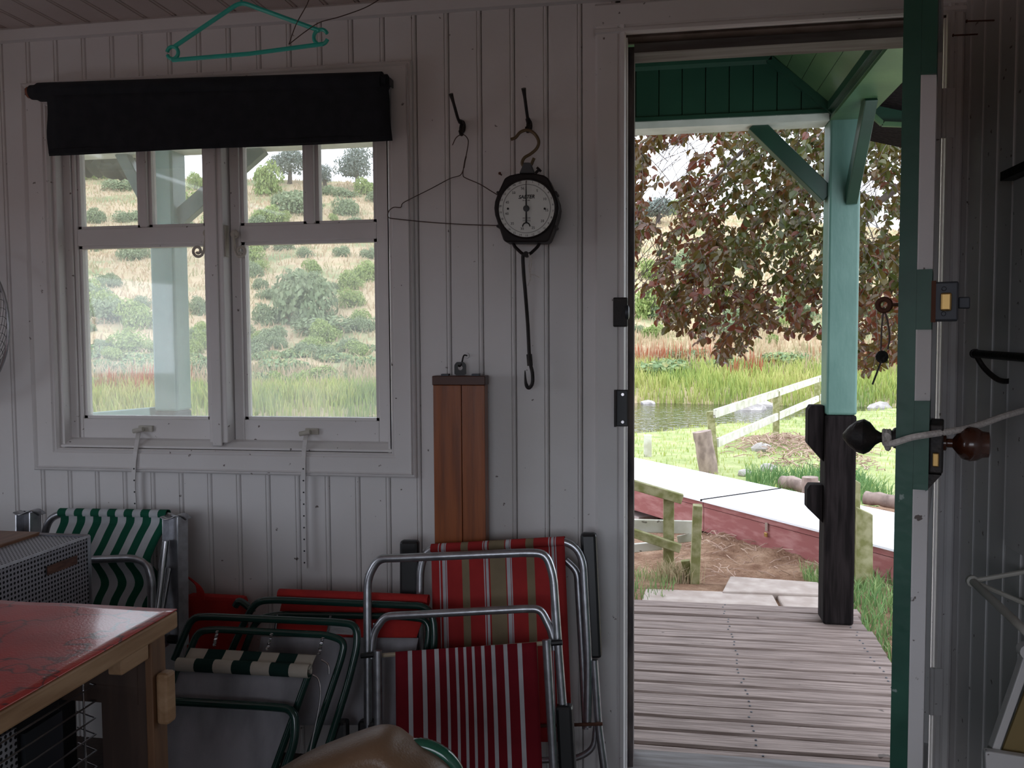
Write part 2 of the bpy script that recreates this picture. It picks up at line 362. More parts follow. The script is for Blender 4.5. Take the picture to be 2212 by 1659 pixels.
def wmat(o):
    return (wmat(o.parent) @ o.matrix_parent_inverse if o.parent else Matrix()) @ o.matrix_basis
def adopt(o, parent):
    o.parent = parent; o.matrix_parent_inverse = wmat(parent).inverted()
def tag(o, label=None, cat=None, group=None, kind=None):
    for k_, v_ in (('label', label), ('category', cat), ('group', group), ('kind', kind)):
        if v_: o[k_] = v_
    return o
def thing(name, loc, label, cat, group=None):
    o = bpy.data.objects.new(name, None); COL.objects.link(o); o.location = loc; o.empty_display_size = .05
    return tag(o, label, cat, group)
def struct(name, label=None, loc=(0, 0, 0), cat=None):
    o = bpy.data.objects.new(name, None); COL.objects.link(o); o.location = loc; return tag(o, label, cat, None, 'structure')
def fillet(pts, rad, n=6, closed=False):
    pts = [Vector(p) for p in pts]; out = []
    N_ = len(pts)
    for i, p in enumerate(pts):
        if not closed and i in (0, N_-1): out.append(p); continue
        a, b = pts[i-1], pts[(i+1) % N_]
        da, db = (a-p), (b-p); r = min(rad, da.length*.48, db.length*.48)
        s_, e_ = p+da.normalized()*r, p+db.normalized()*r
        for k in range(n+1):
            t_ = k/n; out.append(s_*(1-t_)**2 + p*(2*t_*(1-t_)) + e_*t_**2)
    return out
def smooth_path(pts, n=6):
    pts = [Vector(p) for p in pts]; out = []
    for i in range(len(pts)-1):
        p0 = pts[max(i-1, 0)]; p1 = pts[i]; p2 = pts[i+1]; p3 = pts[min(i+2, len(pts)-1)]
        for k in range(n):
            t_ = k/n
            out.append(.5*((2*p1)+(p2-p0)*t_+(2*p0-5*p1+4*p2-p3)*t_*t_+(3*p1-p0-3*p2+p3)*t_**3))
    out.append(pts[-1]); return out
def tube(name, pts, r, mat, parent=None, seg=8, label=None, closed=False, flat=1.0):
    return MB().tube(pts, r, seg, closed, flat=flat).build(name, mat, parent, smooth=True, label=label)
# ================================================================== ROOM SHELL
DXL, DXR, DZT = -.075, .693, 1.972        # door opening
WX0, WX1, WZ0, WZ1 = -1.745, -.722, .880, 1.875   # window opening
XR = .737
TH = .12
wf = struct('wall_front')
b = MB()
for x0, x1, z0, z1 in ((XL, WX0, 0, ZC+.3), (WX0, WX1, 0, WZ0), (WX0, WX1, WZ1, ZC+.3), (WX1, DXL-.025, 0, ZC+.3), (DXL-.025, DXR+.025, DZT+.02, ZC+.3), (DXR+.025, XR+.15, 0, ZC+.3)):
    b.box(x0, x1, .022, TH, z0, z1)
b.build('wall_core', 'backing_dark', wf)
def board_prof(w):
    return [(.0006, .022), (.0006, .006), (.0035, 0), (w-.0125, 0), (w-.0112, .0035), (w-.0098, .0012), (w-.0065, .0), (w-.0030, .0012), (w-.0008, .006), (w-.0008, .022)]
BW = .0895
def vboard(parent, s0, w, z0, z1, mp, mat='white_paint', name='board'):
    poly = [mp(s0+a, d, z0) for a, d in board_prof(w)]
    up = mp(s0, 0, z1)-mp(s0, 0, z0)
    return MB().prism(poly, up).build(name, mat, parent)
fm = lambda s, d, z: Vector((s, d+random.uniform(0, .0), z))
k = -1
while True:
    g1 = -.194 - BW*k; g0 = g1-BW
    if g0 < XL: break
    if g1 > WX0+.001 and g0 < WX1-.012:
        vboard(wf, g0, BW, 0, WZ0-.02, fm); vboard(wf, g0, BW, WZ1+.02, ZC, fm)
    else:
        if g1 > -.1: g1 = -.1
        vboard(wf, g0, g1-g0, 0, ZC, fm)
    k += 1
# boards over the door
x = DXL-.02
while x < XR:
    vboard(wf, x, min(BW, XR-x), DZT+.03, ZC, fm); x += BW
wr = struct('wall_right')
MB().box(XR+.022, XR+.12, YB, .05, 0, ZC+.3).build('wall_core', 'backing_dark', wr)
y = -.052
rm_ = lambda s, d, z: Vector((XR+d, s, z))
vboard(wr, y, .052, 0, ZC, rm_)
while y > -1.3:
    y -= BW; vboard(wr, y, BW, 0, ZC, rm_)
MB().box(XR, XR+.022, YB, y, 0, ZC).build('panelling', 'white_paint', wr)
wl = struct('wall_left')
b = MB(); y0, y1, z0, z1 = LWY
b.box(XL-.1, XL, YB, y0, 0, ZC).box(XL-.1, XL, y1, .12, 0, ZC).box(XL-.1, XL, y0, y1, 0, z0).box(XL-.1, XL, y0, y1, z1, ZC)
b.build('panelling', 'white_paint', wl)
wb = struct('wall_back')
b = MB(); x0, x1, z0, z1 = BWX
b.box(XL, x0, YB-.1, YB, 0, ZC).box(x1, XR, YB-.1, YB, 0, ZC).box(x0, x1, YB-.1, YB, 0, z0).box(x0, x1, YB-.1, YB, z1, ZC)
b.build('panelling', 'white_paint', wb)
fl = struct('floor')
for i in range(26):
    xx = XL+i*.134
    MB().box(xx, xx+.132, YB, .02, -.03, 0).build('floorboard', 'dark_wood', fl)
ce = struct('ceiling')
MB().box(XL, XR+.1, YB, .02, ZC+.02, ZC+.06).build('ceiling_core', 'backing_dark', ce)
cm = lambda s, d, z: Vector((s, z, ZC+d))
x = -1.864-BW*10
while x < XR:
    poly = [Vector((x+a, .02, ZC+d)) for a, d in board_prof(.0893)]
    if x > XL: MB().prism(poly, (0, YB-.02, 0)).build('board', 'ceiling_paint', ce)
    x += .0893
# ceiling trim
tr = struct('trim_1')
poly = [Vector((XL, 0, 2.066)), Vector((XL, -.018, 2.068)), Vector((XL, -.020, 2.098)), Vector((XL, -.014, ZC)), Vector((XL, 0, ZC))]
MB().prism(poly, (XR-XL, 0, 0)).build('cornice', 'white_paint', tr)
# ---- door frame
tr = struct('trim_2')
def arch_v(x0, x1, z0, z1, inner, name='architrave'):
    """vertical architrave; inner = +1 when the moulded edge is on the high-x side"""
    w = x1-x0
    pr = [(0, 0), (0, .012), (.006, .017), (w-.026, .017), (w-.022, .012), (w-.017, .019), (w-.008, .021), (w-.004, .014), (w-.004, 0)]
    pts = [Vector((x0+a if inner > 0 else x1-a, -d, z0)) for a, d in pr]
    MB().prism(pts, (0, 0, z1-z0)).build(name, 'white_paint', tr)
arch_v(-.158, DXL, 0, 2.0, 1)
arch_v(DXR, XR-.001, 0, 2.0, -1)
w = .083
pr = [(0, 0), (0, .012), (.006, .017), (w-.026, .017), (w-.022, .012), (w-.017, .019), (w-.008, .021), (w-.004, .014), (w-.004, 0)]
MB().prism([Vector((-.158, -d-.001, 2.057-a)) for a, d in pr], (XR+.158, 0, 0)).build('head_architrave', 'white_paint', tr)
MB().box(DXL-.026, DXL, .0, .045, 0, DZT).build('jamb', 'white_paint', tr)
MB().box(DXL-.026, DXL+.016, .045, TH+.02, -.02, DZT-.01).build('jamb', 'dark_trim', tr)
MB().box(DXR, DXR+.026, .0, TH+.02, 0, DZT).build('jamb', 'white_paint', tr)
MB().box(DXL-.026, DXR+.026, .0, .05, DZT, DZT+.02).build('head_jamb', 'unlit_jamb', tr)  # dark brown stands for the unlit underside of the door head
MB().box(DXL+.016, DXR, .05, TH+.02, 1.948, DZT+.02).build('head_stop', 'aged_jamb', tr)
MB().box(DXL-.02, DXR+.02, -.01, TH+.03, -.05, .012).build('threshold', 'aged_jamb', tr)
# lock keepers on the left jamb
kp = MB().box(P(1325, 670, -.02).x, DXL+.002, -.038, -.015, P(1340, 706, -.02).z, P(1340, 643, -.02).z).build('lock_keeper', 'black_iron', tr, bevel=.003)
c = P(1346, 675, -.03)
MB().lathe([(0, .008), (.0, .019), (.008, .019), (.011, .012)], (DXL-.004, -.030, c.z), (1, 0, 0), 14).build('keeper_roller', 'lock_grey', kp, smooth=True)
z0, z1 = P(1340, 921, -.02).z, P(1340, 842, -.02).z
kp = MB().box(P(1327, 880, -.02).x, P(1332, 880, -.02).x, -.036, -.015, z0, z1).box(P(1327, 880, -.02).x, DXL+.002, -.021, -.0155, z0, z1).build('lock_keeper', 'black_iron', tr)
MB().box(P(1332, 880, -.02).x+.001, DXL, -.024, -.0212, z0+.003, z1-.003).build('keeper_plate', 'scale_grey', kp)
for zz in (z0+.012, z1-.012):
    MB().lathe([(0, .005), (.002, .004)], (DXL-.011, -.024, zz), (0, -1, 0), 10).build('screw', 'steel', kp)
# ================================================================== WINDOW
wn = struct('window_1')
OX0, OX1, OZ0, OZ1 = -1.829, -.651, .812, 1.945
def frame_mitre(name, outer, inner, prof, mat, parent):
    """picture-frame mouldings: prof = [(t 0 outer..1 inner, depth)]"""
    ox0, ox1, oz0, oz1 = outer; ix0, ix1, iz0, iz1 = inner
    oc = [(ox0, oz0), (ox1, oz0), (ox1, oz1), (ox0, oz1)]; ic = [(ix0, iz0), (ix1, iz0), (ix1, iz1), (ix0, iz1)]
    for i in range(4):
        j = (i+1) % 4
        A = [Vector((oc[i][0]*(1-t_)+ic[i][0]*t_, -d, oc[i][1]*(1-t_)+ic[i][1]*t_)) for t_, d in prof]
        B = [Vector((oc[j][0]*(1-t_)+ic[j][0]*t_, -d, oc[j][1]*(1-t_)+ic[j][1]*t_)) for t_, d in prof]
        n = len(prof); mb = MB(); mb.add(A+B, [(q, q+1, n+q+1, n+q) for q in range(n-1)] + [tuple(range(n))[::-1], tuple(range(n, 2*n)), (0, n, 2*n-1, n-1)])
        mb.build(name, mat, parent)
frame_mitre('architrave', (OX0, OX1, OZ0, OZ1), (WX0, WX1, WZ0, WZ1),
            [(0, -.005), (0, .012), (.06, .016), (.12, .012), (.16, .020), (.22, .016), (.80, .016), (.86, .012), (.93, .014), (1, .008), (1, -.005)], 'white_paint', wn)
# linings around the two lights
SY = .038          # sash face, set back in the opening
MX0, MX1 = P(447, 700, .0).x, P(487, 700, .0).x   # mullion
b = MB()
b.box(WX0, WX0+.012, .0, TH, WZ0, WZ1).box(WX1-.012, WX1, .0, TH, WZ0, WZ1).box(WX0, WX1, .0, TH, WZ1-.012, WZ1)
b.build('lining', 'white_paint', wn)
MB().prism([Vector((WX0, -.004, WZ0+.002)), Vector((WX0, -.004, WZ0+.008)), Vector((WX0, .02, WZ0+.022)), Vector((WX0, SY-.004, WZ0+.026)), Vector((WX0, TH+.03, WZ0+.01)), Vector((WX0, TH+.03, WZ0-.005))], (WX1-WX0, 0, 0)).build('sill', 'white_paint', wn)
mu = MB().box(MX0, MX1, -.002, TH, WZ0+.02, WZ1).build('mullion', 'white_paint', wn, bevel=.004)
MB().box(MX0+.012, MX1-.016, -.008, .0, WZ0+.012, WZ1).build('mullion_bead', 'white_paint', mu, bevel=.003)
def casement(x0, x1, z0, z1, lite_l, lite_r, zmt, zmb, zbot, bar):
    cs = MB()
    y0, y1 = SY, SY+.04
    cs.box(x0, lite_l, y0, y1, z0, z1).box(lite_r, x1, y0, y1, z0, z1)
    cs.box(lite_l, lite_r, y0, y1, z0, zbot).box(lite_l, lite_r, y0, y1, z1-.04, z1)
    cs.box(lite_l, lite_r, y0, y1, zmb, zmt)
    o = cs.build('casement', 'white_paint', wn, bevel=.003)
    MB().box(bar-.0135, bar+.0135, y0-.002, y1, zmt, z1-.04).build('glazing_bar', 'white_paint', o, bevel=.005)
    # putty / glazing beads: thin raised mould inside each light
    for a, c_, e, g in ((lite_l, bar-.0135, zmt, z1-.04), (bar+.0135, lite_r, zmt, z1-.04), (lite_l, lite_r, zbot, zmb)):
        bd = MB(); w_ = .010
        bd.box(a, a+w_, y0+.008, y1-.008, e, g).box(c_-w_, c_, y0+.008, y1-.008, e, g).box(a, c_, y0+.008, y1-.008, e, e+w_*.8).box(a, c_, y0+.008, y1-.008, g-w_*.8, g)
        bd.build('glazing_bead', 'white_paint', o)
        MB().box(a+.004, c_-.004, y0+.020, y0+.0235, e+.004, g-.004).build('pane', 'dusty_glass', o)
    return o
zt = WZ1-.014
q = lambda px, py: P(px, py, SY)
c1 = casement(WX0+.035, MX0+.002, WZ0+.020, zt, q(173, 700).x, q(444, 500).x, q(310, 491).z, q(310, 528).z, q(320, 905).z, q(308, 400).x)
c2 = casement(MX1+.002, WX1-.010, WZ0+.020, zt, q(523, 700).x, q(816, 700).x, q(670, 483).z, q(670, 519).z, q(670, 908).z, q(669, 400).x)
# timber stop in front of the hinge stile (outer reveal strips)
MB().box(WX0+.012, WX0+.035, SY-.006, SY+.03, WZ0+.02, zt).build('stop_bead', 'white_paint', wn)
def curl(px0, py0, cxp, cyp, pts, sgn, y, parent, name='casement_latch'):
    path = L(pts, y); c_ = P(cxp, cyp, y); last = path[-1]
    a0 = math.atan2(last.z-c_.z, last.x-c_.x); r0 = math.hypot(last.z-c_.z, last.x-c_.x)
    for i in range(1, 22):
        t_ = i/21; an = a0+sgn*t_*2*math.pi*1.25; rr = r0*(1-.72*t_)
        path.append(Vector((c_.x+rr*math.cos(an), c_.y, c_.z+rr*math.sin(an))))
    return tube(name, path, .0042, 'moss_painted', parent, 8)
lt = curl(0, 0, 427, 542, [(445, 503), (444, 520), (441, 540), (436, 551)], -1, .014, wn)
lt2 = curl(0, 0, 520, 542, [(505, 503), (505, 520), (507, 540), (512, 552)], 1, .014, wn)
c = P(505, 505, .014)
MB().lathe([(0, .012), (.006, .012), (.009, .006)], c+Vector((0, .008, 0)), (0, -1, 0), 12).build('latch_pivot', 'moss_painted', lt2, smooth=True)
MB().box(MX1, MX1+.004, .004, .026, c.z-.065, c.z+.025).build('latch_plate', 'moss_painted', lt2, bevel=.003)
c = P(445, 503, .014)
MB().lathe([(0, .011), (.006, .011), (.009, .006)], c+Vector((0, .008, 0)), (0, -1, 0), 12).build('latch_pivot', 'moss_painted', lt, smooth=True)
def stay(pts, brx0, brx1, bry, parent):
    path = [P(a, b_, y) for a, b_, y in pts]
    so = MB()
    w_ = .0062
    vs = []
    for p in path: vs += [p+Vector((-w_, 0, 0)), p+Vector((w_, 0, 0)), p+Vector((w_, .004, 0)), p+Vector((-w_, .004, 0))]
    fs = [(0, 1, 2, 3), tuple(4*(len(path)-1)+i for i in (3, 2, 1, 0))]
    for i in range(len(path)-1):
        for k_ in range(4): fs.append((4*i+k_, 4*i+(k_+1) % 4, 4*i+4+(k_+1) % 4, 4*i+4+k_))
    so.add(vs, fs); o = so.build('casement_stay', 'white_paint', parent)
    a, e = path[3], path[-1]
    n = int((a-e).length/.033)
    for i in range(n):
        p = a.lerp(e, (i+.5)/n)
        MB().lathe([(0, .0024), (.0012, .0024)], p+Vector((0, .0002, 0)), (0, -1, 0), 8).build('stay_hole', 'ink', o)
    br = P((brx0+brx1)/2, bry, SY-.006)
    MB().box(P(brx0, bry, SY-.006).x, P(brx1, bry, SY-.006).x, SY-.010, SY, br.z-.009, br.z+.009).build('stay_bracket', 'moss_painted', o, bevel=.002)
    MB().lathe([(-.018, .007), (.014, .007)], P(brx0, bry+3, SY-.02), (1, 0, .2), 12).build('stay_pivot', 'moss_painted', o, smooth=True)
stay([(299, 930, .030), (296, 950, -.004), (292, 975, -.022), (289, 1000, -.024), (287, 1050, -.024), (291, 1110, -.024), (293, 1150, -.024)], 300, 330, 926, wn)
stay([(662, 935, .030), (659, 950, -.004), (656, 975, -.022), (655, 1000, -.024), (655, 1060, -.024), (656, 1140, -.024), (658, 1228, -.024)], 660, 688, 932, wn)
# ================================================================== VERANDAH
PY0, PY1 = 1.40, 1.525
dk = struct('deck')
n = 17; y = .14; DX1 = .86
i = 0
while y < 1.56:
    w_ = .083+random.uniform(-.004, .006); zt = random.uniform(-.006, .0)
    xe = DX1+random.uniform(-.01, .012)
    seg = 22; nb = MB(); vs = []
    ph = random.uniform(0, 9)
    for s in range(seg+1):
        x = -3.0+(xe+3.0)*s/seg
        wob = .004*mnoise.noise(Vector((x*2.3, i*3.1, ph))); wob2 = .004*mnoise.noise(Vector((x*2.3, i*3.1+9, ph)))
        zz = zt+.003*mnoise.noise(Vector((x*1.7, i*5.0, 2)))
        ya, yb_ = y+wob, y+w_+wob2
        vs += [(x, ya, zz-.035), (x, ya, zz-.007), (x, ya+.006, zz), (x, yb_-.006, zz), (x, yb_, zz-.007), (x, yb_, zz-.035)]
    fs = [tuple(range(6))[::-1], tuple(6*seg+q_ for q_ in range(6))]
    for s in range(seg):
        for q_ in range(6): fs.append((6*s+q_, 6*s+(q_+1) % 6, 6*s+6+(q_+1) % 6, 6*s+6+q_))
    bo = nb.add(vs, fs).build('deck_board', 'deck_wood', dk)
    for nx in (.30, .80):
        for dy in (.025, w_-.025):
            p = (nx+random.uniform(-.008, .008), y+dy, zt+.001)
            MB().lathe([(0, .0042), (.002, .003)], p, (0, 0, 1), 7).build('nail_head', 'lock_grey', bo)
    y += w_+.009; i += 1
MB().box(-3.0, DX1-.02, .14, .20, -.16, -.04).box(-3.0, DX1-.02, 1.44, 1.52, -.16, -.04).box(DX1-.08, DX1-.02, .15, 1.5, -.16, -.04).build('joist', 'tar_eave_shade', dk)
def post(px_face, label, zsplit, ztop):
    x0, x1 = px_face
    po = thing('verandah_post', ((x0+x1)/2, (PY0+PY1)/2, 0), label, 'post')
    MB().box(x0, x1, PY0, PY1, zsplit, ztop).build('upper_shaft', 'post_teal', po, bevel=.010)
    MB().box(x0, x1, PY0, PY1, -.005, zsplit).build('lower_shaft', 'tar_eave_shade', po, bevel=.010)
    return po
PX0, PX1 = .690, .812
BZ = 2.065
zs = P(1810, 897, PY0).z
po = post((PX0, PX1), 'teal and black verandah post seen through the open doorway', zs, 2.10)
for top, bot, pt in ((877, 960, 1000), (1050, 1100, 1133)):
    zt_, zb_, zp_ = P(1757, top, PY0).z, P(1757, bot, PY0).z, P(1757, pt, PY0).z
    xa = P(1744, 950, PY0+.04).x
    MB().prism([Vector((PX0, PY0+.03, zt_)), Vector((xa+.012, PY0+.03, zt_)), Vector((xa, PY0+.03, zt_-.02)), Vector((xa, PY0+.03, zb_)), Vector((PX0, PY0+.03, zp_))], (0, .07, 0)).build('rail_bracket', 'tar_eave_shade', po, bevel=.004)
# braces
def brace(po, a, b_, w_, h_, up): return MB().bar(a, b_, w_, h_, up).build('brace', 'porch_green', po, bevel=.003)
yc = (PY0+PY1)/2
brace(po, (PX0+.005, yc, P(1783, 420, PY0).z), (P(1632, 275, PY0).x, yc, BZ+.01), .07, .065, (0, 0, 1))
xb = P(1838, 430, PY0).x
brace(po, (.775, PY0+.01, P(1825, 432, PY0).z), (.775, PY0-.30, BZ+.01), .045, .06, (0, 0, 1))
P2X0 = P(325, 600, PY0).x
po2 = post((P2X0, P2X0+.120), 'pale teal verandah post behind the left window casement', P(350, 888, PY0).z, 2.10)
xm = P2X0+.06
brace(po2, (xm+.055, yc, P(385, 470, PY0).z), (xm+.055+.42, yc, BZ+.01), .05, .075, (0, 0, 1))
brace(po2, (xm-.045, yc, P(345, 480, PY0).z), (P(264, 316, yc).x, yc, BZ+.01), .05, .055, (0, 0, 1))
MB().bar((P2X0-.02, yc, P(340, 890, PY0).z), (P2X0-.9, yc+.3, P(200, 905, PY0).z-.05), .09, .04).build('handrail', 'post_teal', po2, bevel=.006)
# beam, panel, ceiling of the verandah
vr = struct('verandah_roof')
MB().box(-3.2, PX0-.002, PY0, PY1, BZ, BZ+.03).build('beam_soffit', 'beam_underlight', vr)  # near-white colour stands for outdoor light on the beam's underside
MB().box(-3.2, PX1, PY0+.004, PY1-.004, BZ+.03, BZ+.12).build('front_beam', 'porch_green', vr)
ZF = 2.318; XS = .457
x = PX0-.02; pw = .0945
pmx = 0
while x > -3.1:
    x0 = x-pw
    def topz(xx): return ZF if xx <= XS else ZF-(xx-XS)*.90
    poly = [(x0+.002, BZ+.028), (x-.002, BZ+.028), (x-.002, topz(x)), (x0+.002, topz(x0))]
    if x > XS > x0: poly = [(x0+.002, BZ+.028), (x-.002, BZ+.028), (x-.002, topz(x)), (XS, ZF), (x0+.002, ZF)]
    MB().prism([Vector((a, PY0-.012, z)) for a, z in poly], (0, .014, 0)).build('panel_board', 'porch_green', vr)
    x = x0
MB().box(-3.1, XS, PY0+.003, PY0+.010, BZ+.1, ZF+.02).build('panel_backing', 'porch_green', vr)
MB().prism([Vector((XS, PY0+.003, BZ+.1)), Vector((PX0, PY0+.003, BZ+.1)), Vector((XS, PY0+.003, ZF+.01))], (0, .007, 0)).build('panel_backing', 'porch_green', vr)
MB().box(-3.1, PX0, PY0-.02, PY0-.012, BZ+.026, BZ+.042).build('panel_rail', 'porch_green', vr)
# cornice along the panel top
MB().prism([Vector((-3.1, PY0-.012, ZF-.02)), Vector((-3.1, PY0-.03, ZF-.008)), Vector((-3.1, PY0-.03, ZF+.012)), Vector((-3.1, PY0-.012, ZF+.012))], (3.1+XS, 0, 0)).build('cornice', 'porch_green', vr)
ex = PX0+.02
MB().bar((XS-.01, PY0-.02, ZF-.004), (ex, PY0-.02, ZF-(ex-XS)*.90-.004), .02, .03, (0, 0, 1)).build('cornice', 'porch_green', vr)
# flat and sloping ceiling boards, running out from the wall
x = XS
while x > -3.1:
    MB().box(x-.087, x-.0015, TH-.02, PY0, ZF+.012, ZF+.03).build('ceiling_board', 'porch_soffit', vr); x -= .0885
ns = 4
sl = .90
for j in range(ns):
    t0, t1 = j/ns, (j+1)/ns; xe = PX0+.0
    xa, xb_ = XS+(xe-XS)*t0, XS+(xe-XS)*t1
    za, zb_ = ZF+.012-(xa-XS)*sl, ZF+.012-(xb_-XS)*sl
    MB().prism([Vector((xa+.0012, TH-.02, za)), Vector((xb_-.0012, TH-.02, zb_)), Vector((xb_-.0012+.012, TH-.02, zb_+.013)), Vector((xa+.0012+.012, TH-.02, za+.013))], (0, PY0-TH+.02, 0)).build('ceiling_board', 'porch_soffit', vr)
MB().box(-3.2, PX1+.02, TH-.02, PY1, ZF+.035, ZF+.09).build('roof_core', 'porch_green', vr)
# side beam running out to the post
MB().box(PX0+.0, PX1+.02, TH, PY0+.06, BZ, BZ+.012).build('side_beam_soffit', 'porch_soffit', vr)  # lighter green carries the outside light on the side beam's underside
MB().box(PX0, PX1+.02, TH, PY0+.06, BZ+.012, BZ+.10).build('side_beam', 'porch_green', vr, bevel=.004)
MB().bar((PX0-.006, TH, BZ+.05), (PX0-.006, PY0-.02, BZ+.05), .02, .03).build('cornice', 'porch_green', vr)
# eaves beyond the beams
MB().prism([Vector((PX1+.02, .1, BZ+.09)), Vector((PX1+.36, .1, BZ+.0)), Vector((PX1+.36, .1, BZ+.05)), Vector((PX1+.02, .1, BZ+.16))], (0, 1.95, 0)).build('eave_board', 'tar_eave_shade', vr)  # shade under this eave is put into the near-black colour
MB().prism([Vector((PX1+.03, 1.50, BZ+.07)), Vector((PX1+.10, 1.50, BZ-.0)), Vector((PX1+.34, 1.50, BZ-.02)), Vector((PX1+.34, 1.50, BZ+.08)), Vector((PX1+.03, 1.50, BZ+.15))], (0, .03, 0)).build('eave_end', 'porch_green', vr)
MB().bar((PX1+.10, 1.49, BZ-.004), (PX1+.36, 1.49, BZ-.026), .02, .018).build('eave_bead', 'porch_soffit', vr)
MB().bar((PX1+.02, 1.49, BZ+.075), (PX1+.10, 1.49, BZ-.004), .02, .018).build('eave_bead', 'porch_soffit', vr)
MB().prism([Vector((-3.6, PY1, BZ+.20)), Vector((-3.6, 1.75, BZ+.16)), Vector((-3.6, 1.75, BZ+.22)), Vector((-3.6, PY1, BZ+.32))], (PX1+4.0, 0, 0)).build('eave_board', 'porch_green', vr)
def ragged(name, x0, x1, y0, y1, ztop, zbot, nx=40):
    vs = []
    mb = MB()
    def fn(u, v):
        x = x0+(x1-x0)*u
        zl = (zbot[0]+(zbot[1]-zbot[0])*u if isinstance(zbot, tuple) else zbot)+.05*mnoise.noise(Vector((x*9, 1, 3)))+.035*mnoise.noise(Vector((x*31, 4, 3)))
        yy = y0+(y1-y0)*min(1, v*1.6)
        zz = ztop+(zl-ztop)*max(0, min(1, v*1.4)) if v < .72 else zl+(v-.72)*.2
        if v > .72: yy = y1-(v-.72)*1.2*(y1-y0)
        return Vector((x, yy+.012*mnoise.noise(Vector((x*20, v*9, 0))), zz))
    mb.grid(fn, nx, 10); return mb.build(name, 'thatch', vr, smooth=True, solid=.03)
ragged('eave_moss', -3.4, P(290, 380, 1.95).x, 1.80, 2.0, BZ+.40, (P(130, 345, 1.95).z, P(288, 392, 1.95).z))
# ================================================================== DOOR LEAF (opens inward, seen along its edge)
HX, HY = .690, -.004
LP = CAM + ray(2010, 800)*1.47
ang = math.atan2(LP.y-HY, LP.x-HX); DWID = .766; DT = .052
dr = struct('door_1', loc=(HX, HY, 0)); dr.rotation_euler.z = ang     # local x: hinge -> latch, local y: towards the room side or the weather side
DM = wmat(dr)
# in this frame the weather (green) side is at negative local y
lat = DM @ Vector((DWID, 0, 0))
def dz(py, px=1985):
    d = ray(px, py); h = Vector((lat.x-CAM.x, lat.y-CAM.y)); t_ = h.length/Vector((d.x, d.y)).length; return CAM.z+d.z*t_
def dput(mb, name, mat, parent=None, **kw):
    o = mb.mesh(name, kw.pop('smooth', False)); ob = put(name, o, mat, None, **kw)
    ob.parent = parent or dr
    return ob
SGN = -1
def dbox(x0, x1, d0, d1, z0, z1): return MB().box(x0, x1, SGN*d0, SGN*d1, z0, z1)     # d: 0 room face .. DT weather face
dput(dbox(.02, DWID, .024, DT, .01, 1.965), 'weather_boards', 'door_green')
ZT = [dz(v) for v in (162, 582, 712, 866, 1058)]
zz0, zz1 = .01, 1.965
CH = .024
inner = 'white_paint'
segs = [(ZT[0], zz1, 'door_green', 0), (ZT[1], ZT[0], inner, 1), (ZT[2], ZT[1], 'door_green', 0), (ZT[3], ZT[2], inner, 1), (ZT[4], ZT[3], 'door_green', 0), (zz0, ZT[4], inner, 1)]
for a, b_, mt, chm in segs:
    if chm:
        poly = [Vector((DWID-.10, 0, a)), Vector((DWID-.012, 0, a)), Vector((DWID-.001, SGN*CH*.9, a)), Vector((DWID-.001, SGN*.0238, a)), Vector((DWID-.10, SGN*.0238, a))]
        dput(MB().prism(poly, (0, 0, b_-a)), 'stile_chamfer', mt)
    else:
        dput(dbox(DWID-.10, DWID-.0005, .0, .0238, a, b_), 'stile_block', mt)
dput(dbox(.0, .10, .0, .0238, .01, 1.965), 'hinge_stile', inner)
for a, b_ in ((.01, .20), (.85, 1.0), (1.86, 1.965)):
    dput(dbox(.10, DWID-.10, .0, .0238, a, b_), 'ledge', inner)
dput(dbox(.0, .02, .024, DT, .01, 1.965), 'hinge_edge', inner)
for py0, py1 in ((195, 300), (1440, 1540)):
    za, zb_ = P(2036, py1, -.01).z, P(2036, py0, -.01).z
    hg = MB().box(DXR-.002, DXR+.020, -.026, -.018, za, zb_).build('hinge', 'white_paint', dr)
    MB().lathe([(0, .006), (zb_-za, .006)], (DXR-.004, -.024, za), (0, 0, 1), 10).build('hinge_pin', 'white_paint', hg, smooth=True)
# rim latch
za, zb_ = dz(694), dz(610)
rl = dput(dbox(DWID-.085, DWID+.001, -.040, -.0, za, zb_), 'rim_latch', 'lock_grey', bevel=.003)
dput(dbox(DWID-.02, DWID+.002, -.006, .001, za-.002, zb_+.002), 'latch_edge', 'rust', rl)
dput(dbox(DWID, DWID+.012, -.030, -.013, dz(673), dz(634)), 'latch_bolt', 'brass', rl, bevel=.003)
dput(dbox(DWID-.06, DWID-.03, -.058, -.040, dz(667), dz(642)), 'snib', 'lock_grey', rl, bevel=.002)
for zz in (za+.012, zb_-.012):
    dput(MB().lathe([(0, .004), (.002, .003)], (DWID+.001, .018, zz), (1, 0, 0), 10), 'screw', 'lock_grey', rl)
# rim lock with knobs
za, zb_ = dz(1060), dz(916)
lk = dput(dbox(DWID-.12, DWID-.004, -.022, -.0, dz(1022), zb_), 'rim_lock', 'black_iron', bevel=.003)
dput(dbox(DWID-.006, DWID+.006, -.016, -.006, dz(1006), dz(976)), 'lock_bolt', 'brass', lk, bevel=.002)
dput(MB().prism([Vector((DWID-.004, SGN*-.020, dz(1024))), Vector((DWID-.004, 0, dz(1024))), Vector((DWID-.004, SGN*.004, dz(1062))), Vector((DWID-.004, SGN*-.004, dz(1050)))], (-.05, 0, 0)), 'lock_lug', 'black_iron', lk)
kz = dz(962); kx = DWID-.055
kin = dput(MB().lathe([(0, .014), (.006, .014), (.008, .008), (.016, .008), (.022, .016), (.030, .026), (.042, .0305), (.054, .0285), (.060, .025), (.062, .0235), (.072, .022), (.074, .014)], (kx, SGN*-.020, kz), (0, -SGN, 0), 24), 'knob', 'knob_brown', smooth=True, label='brown turned wooden knob on the room side')
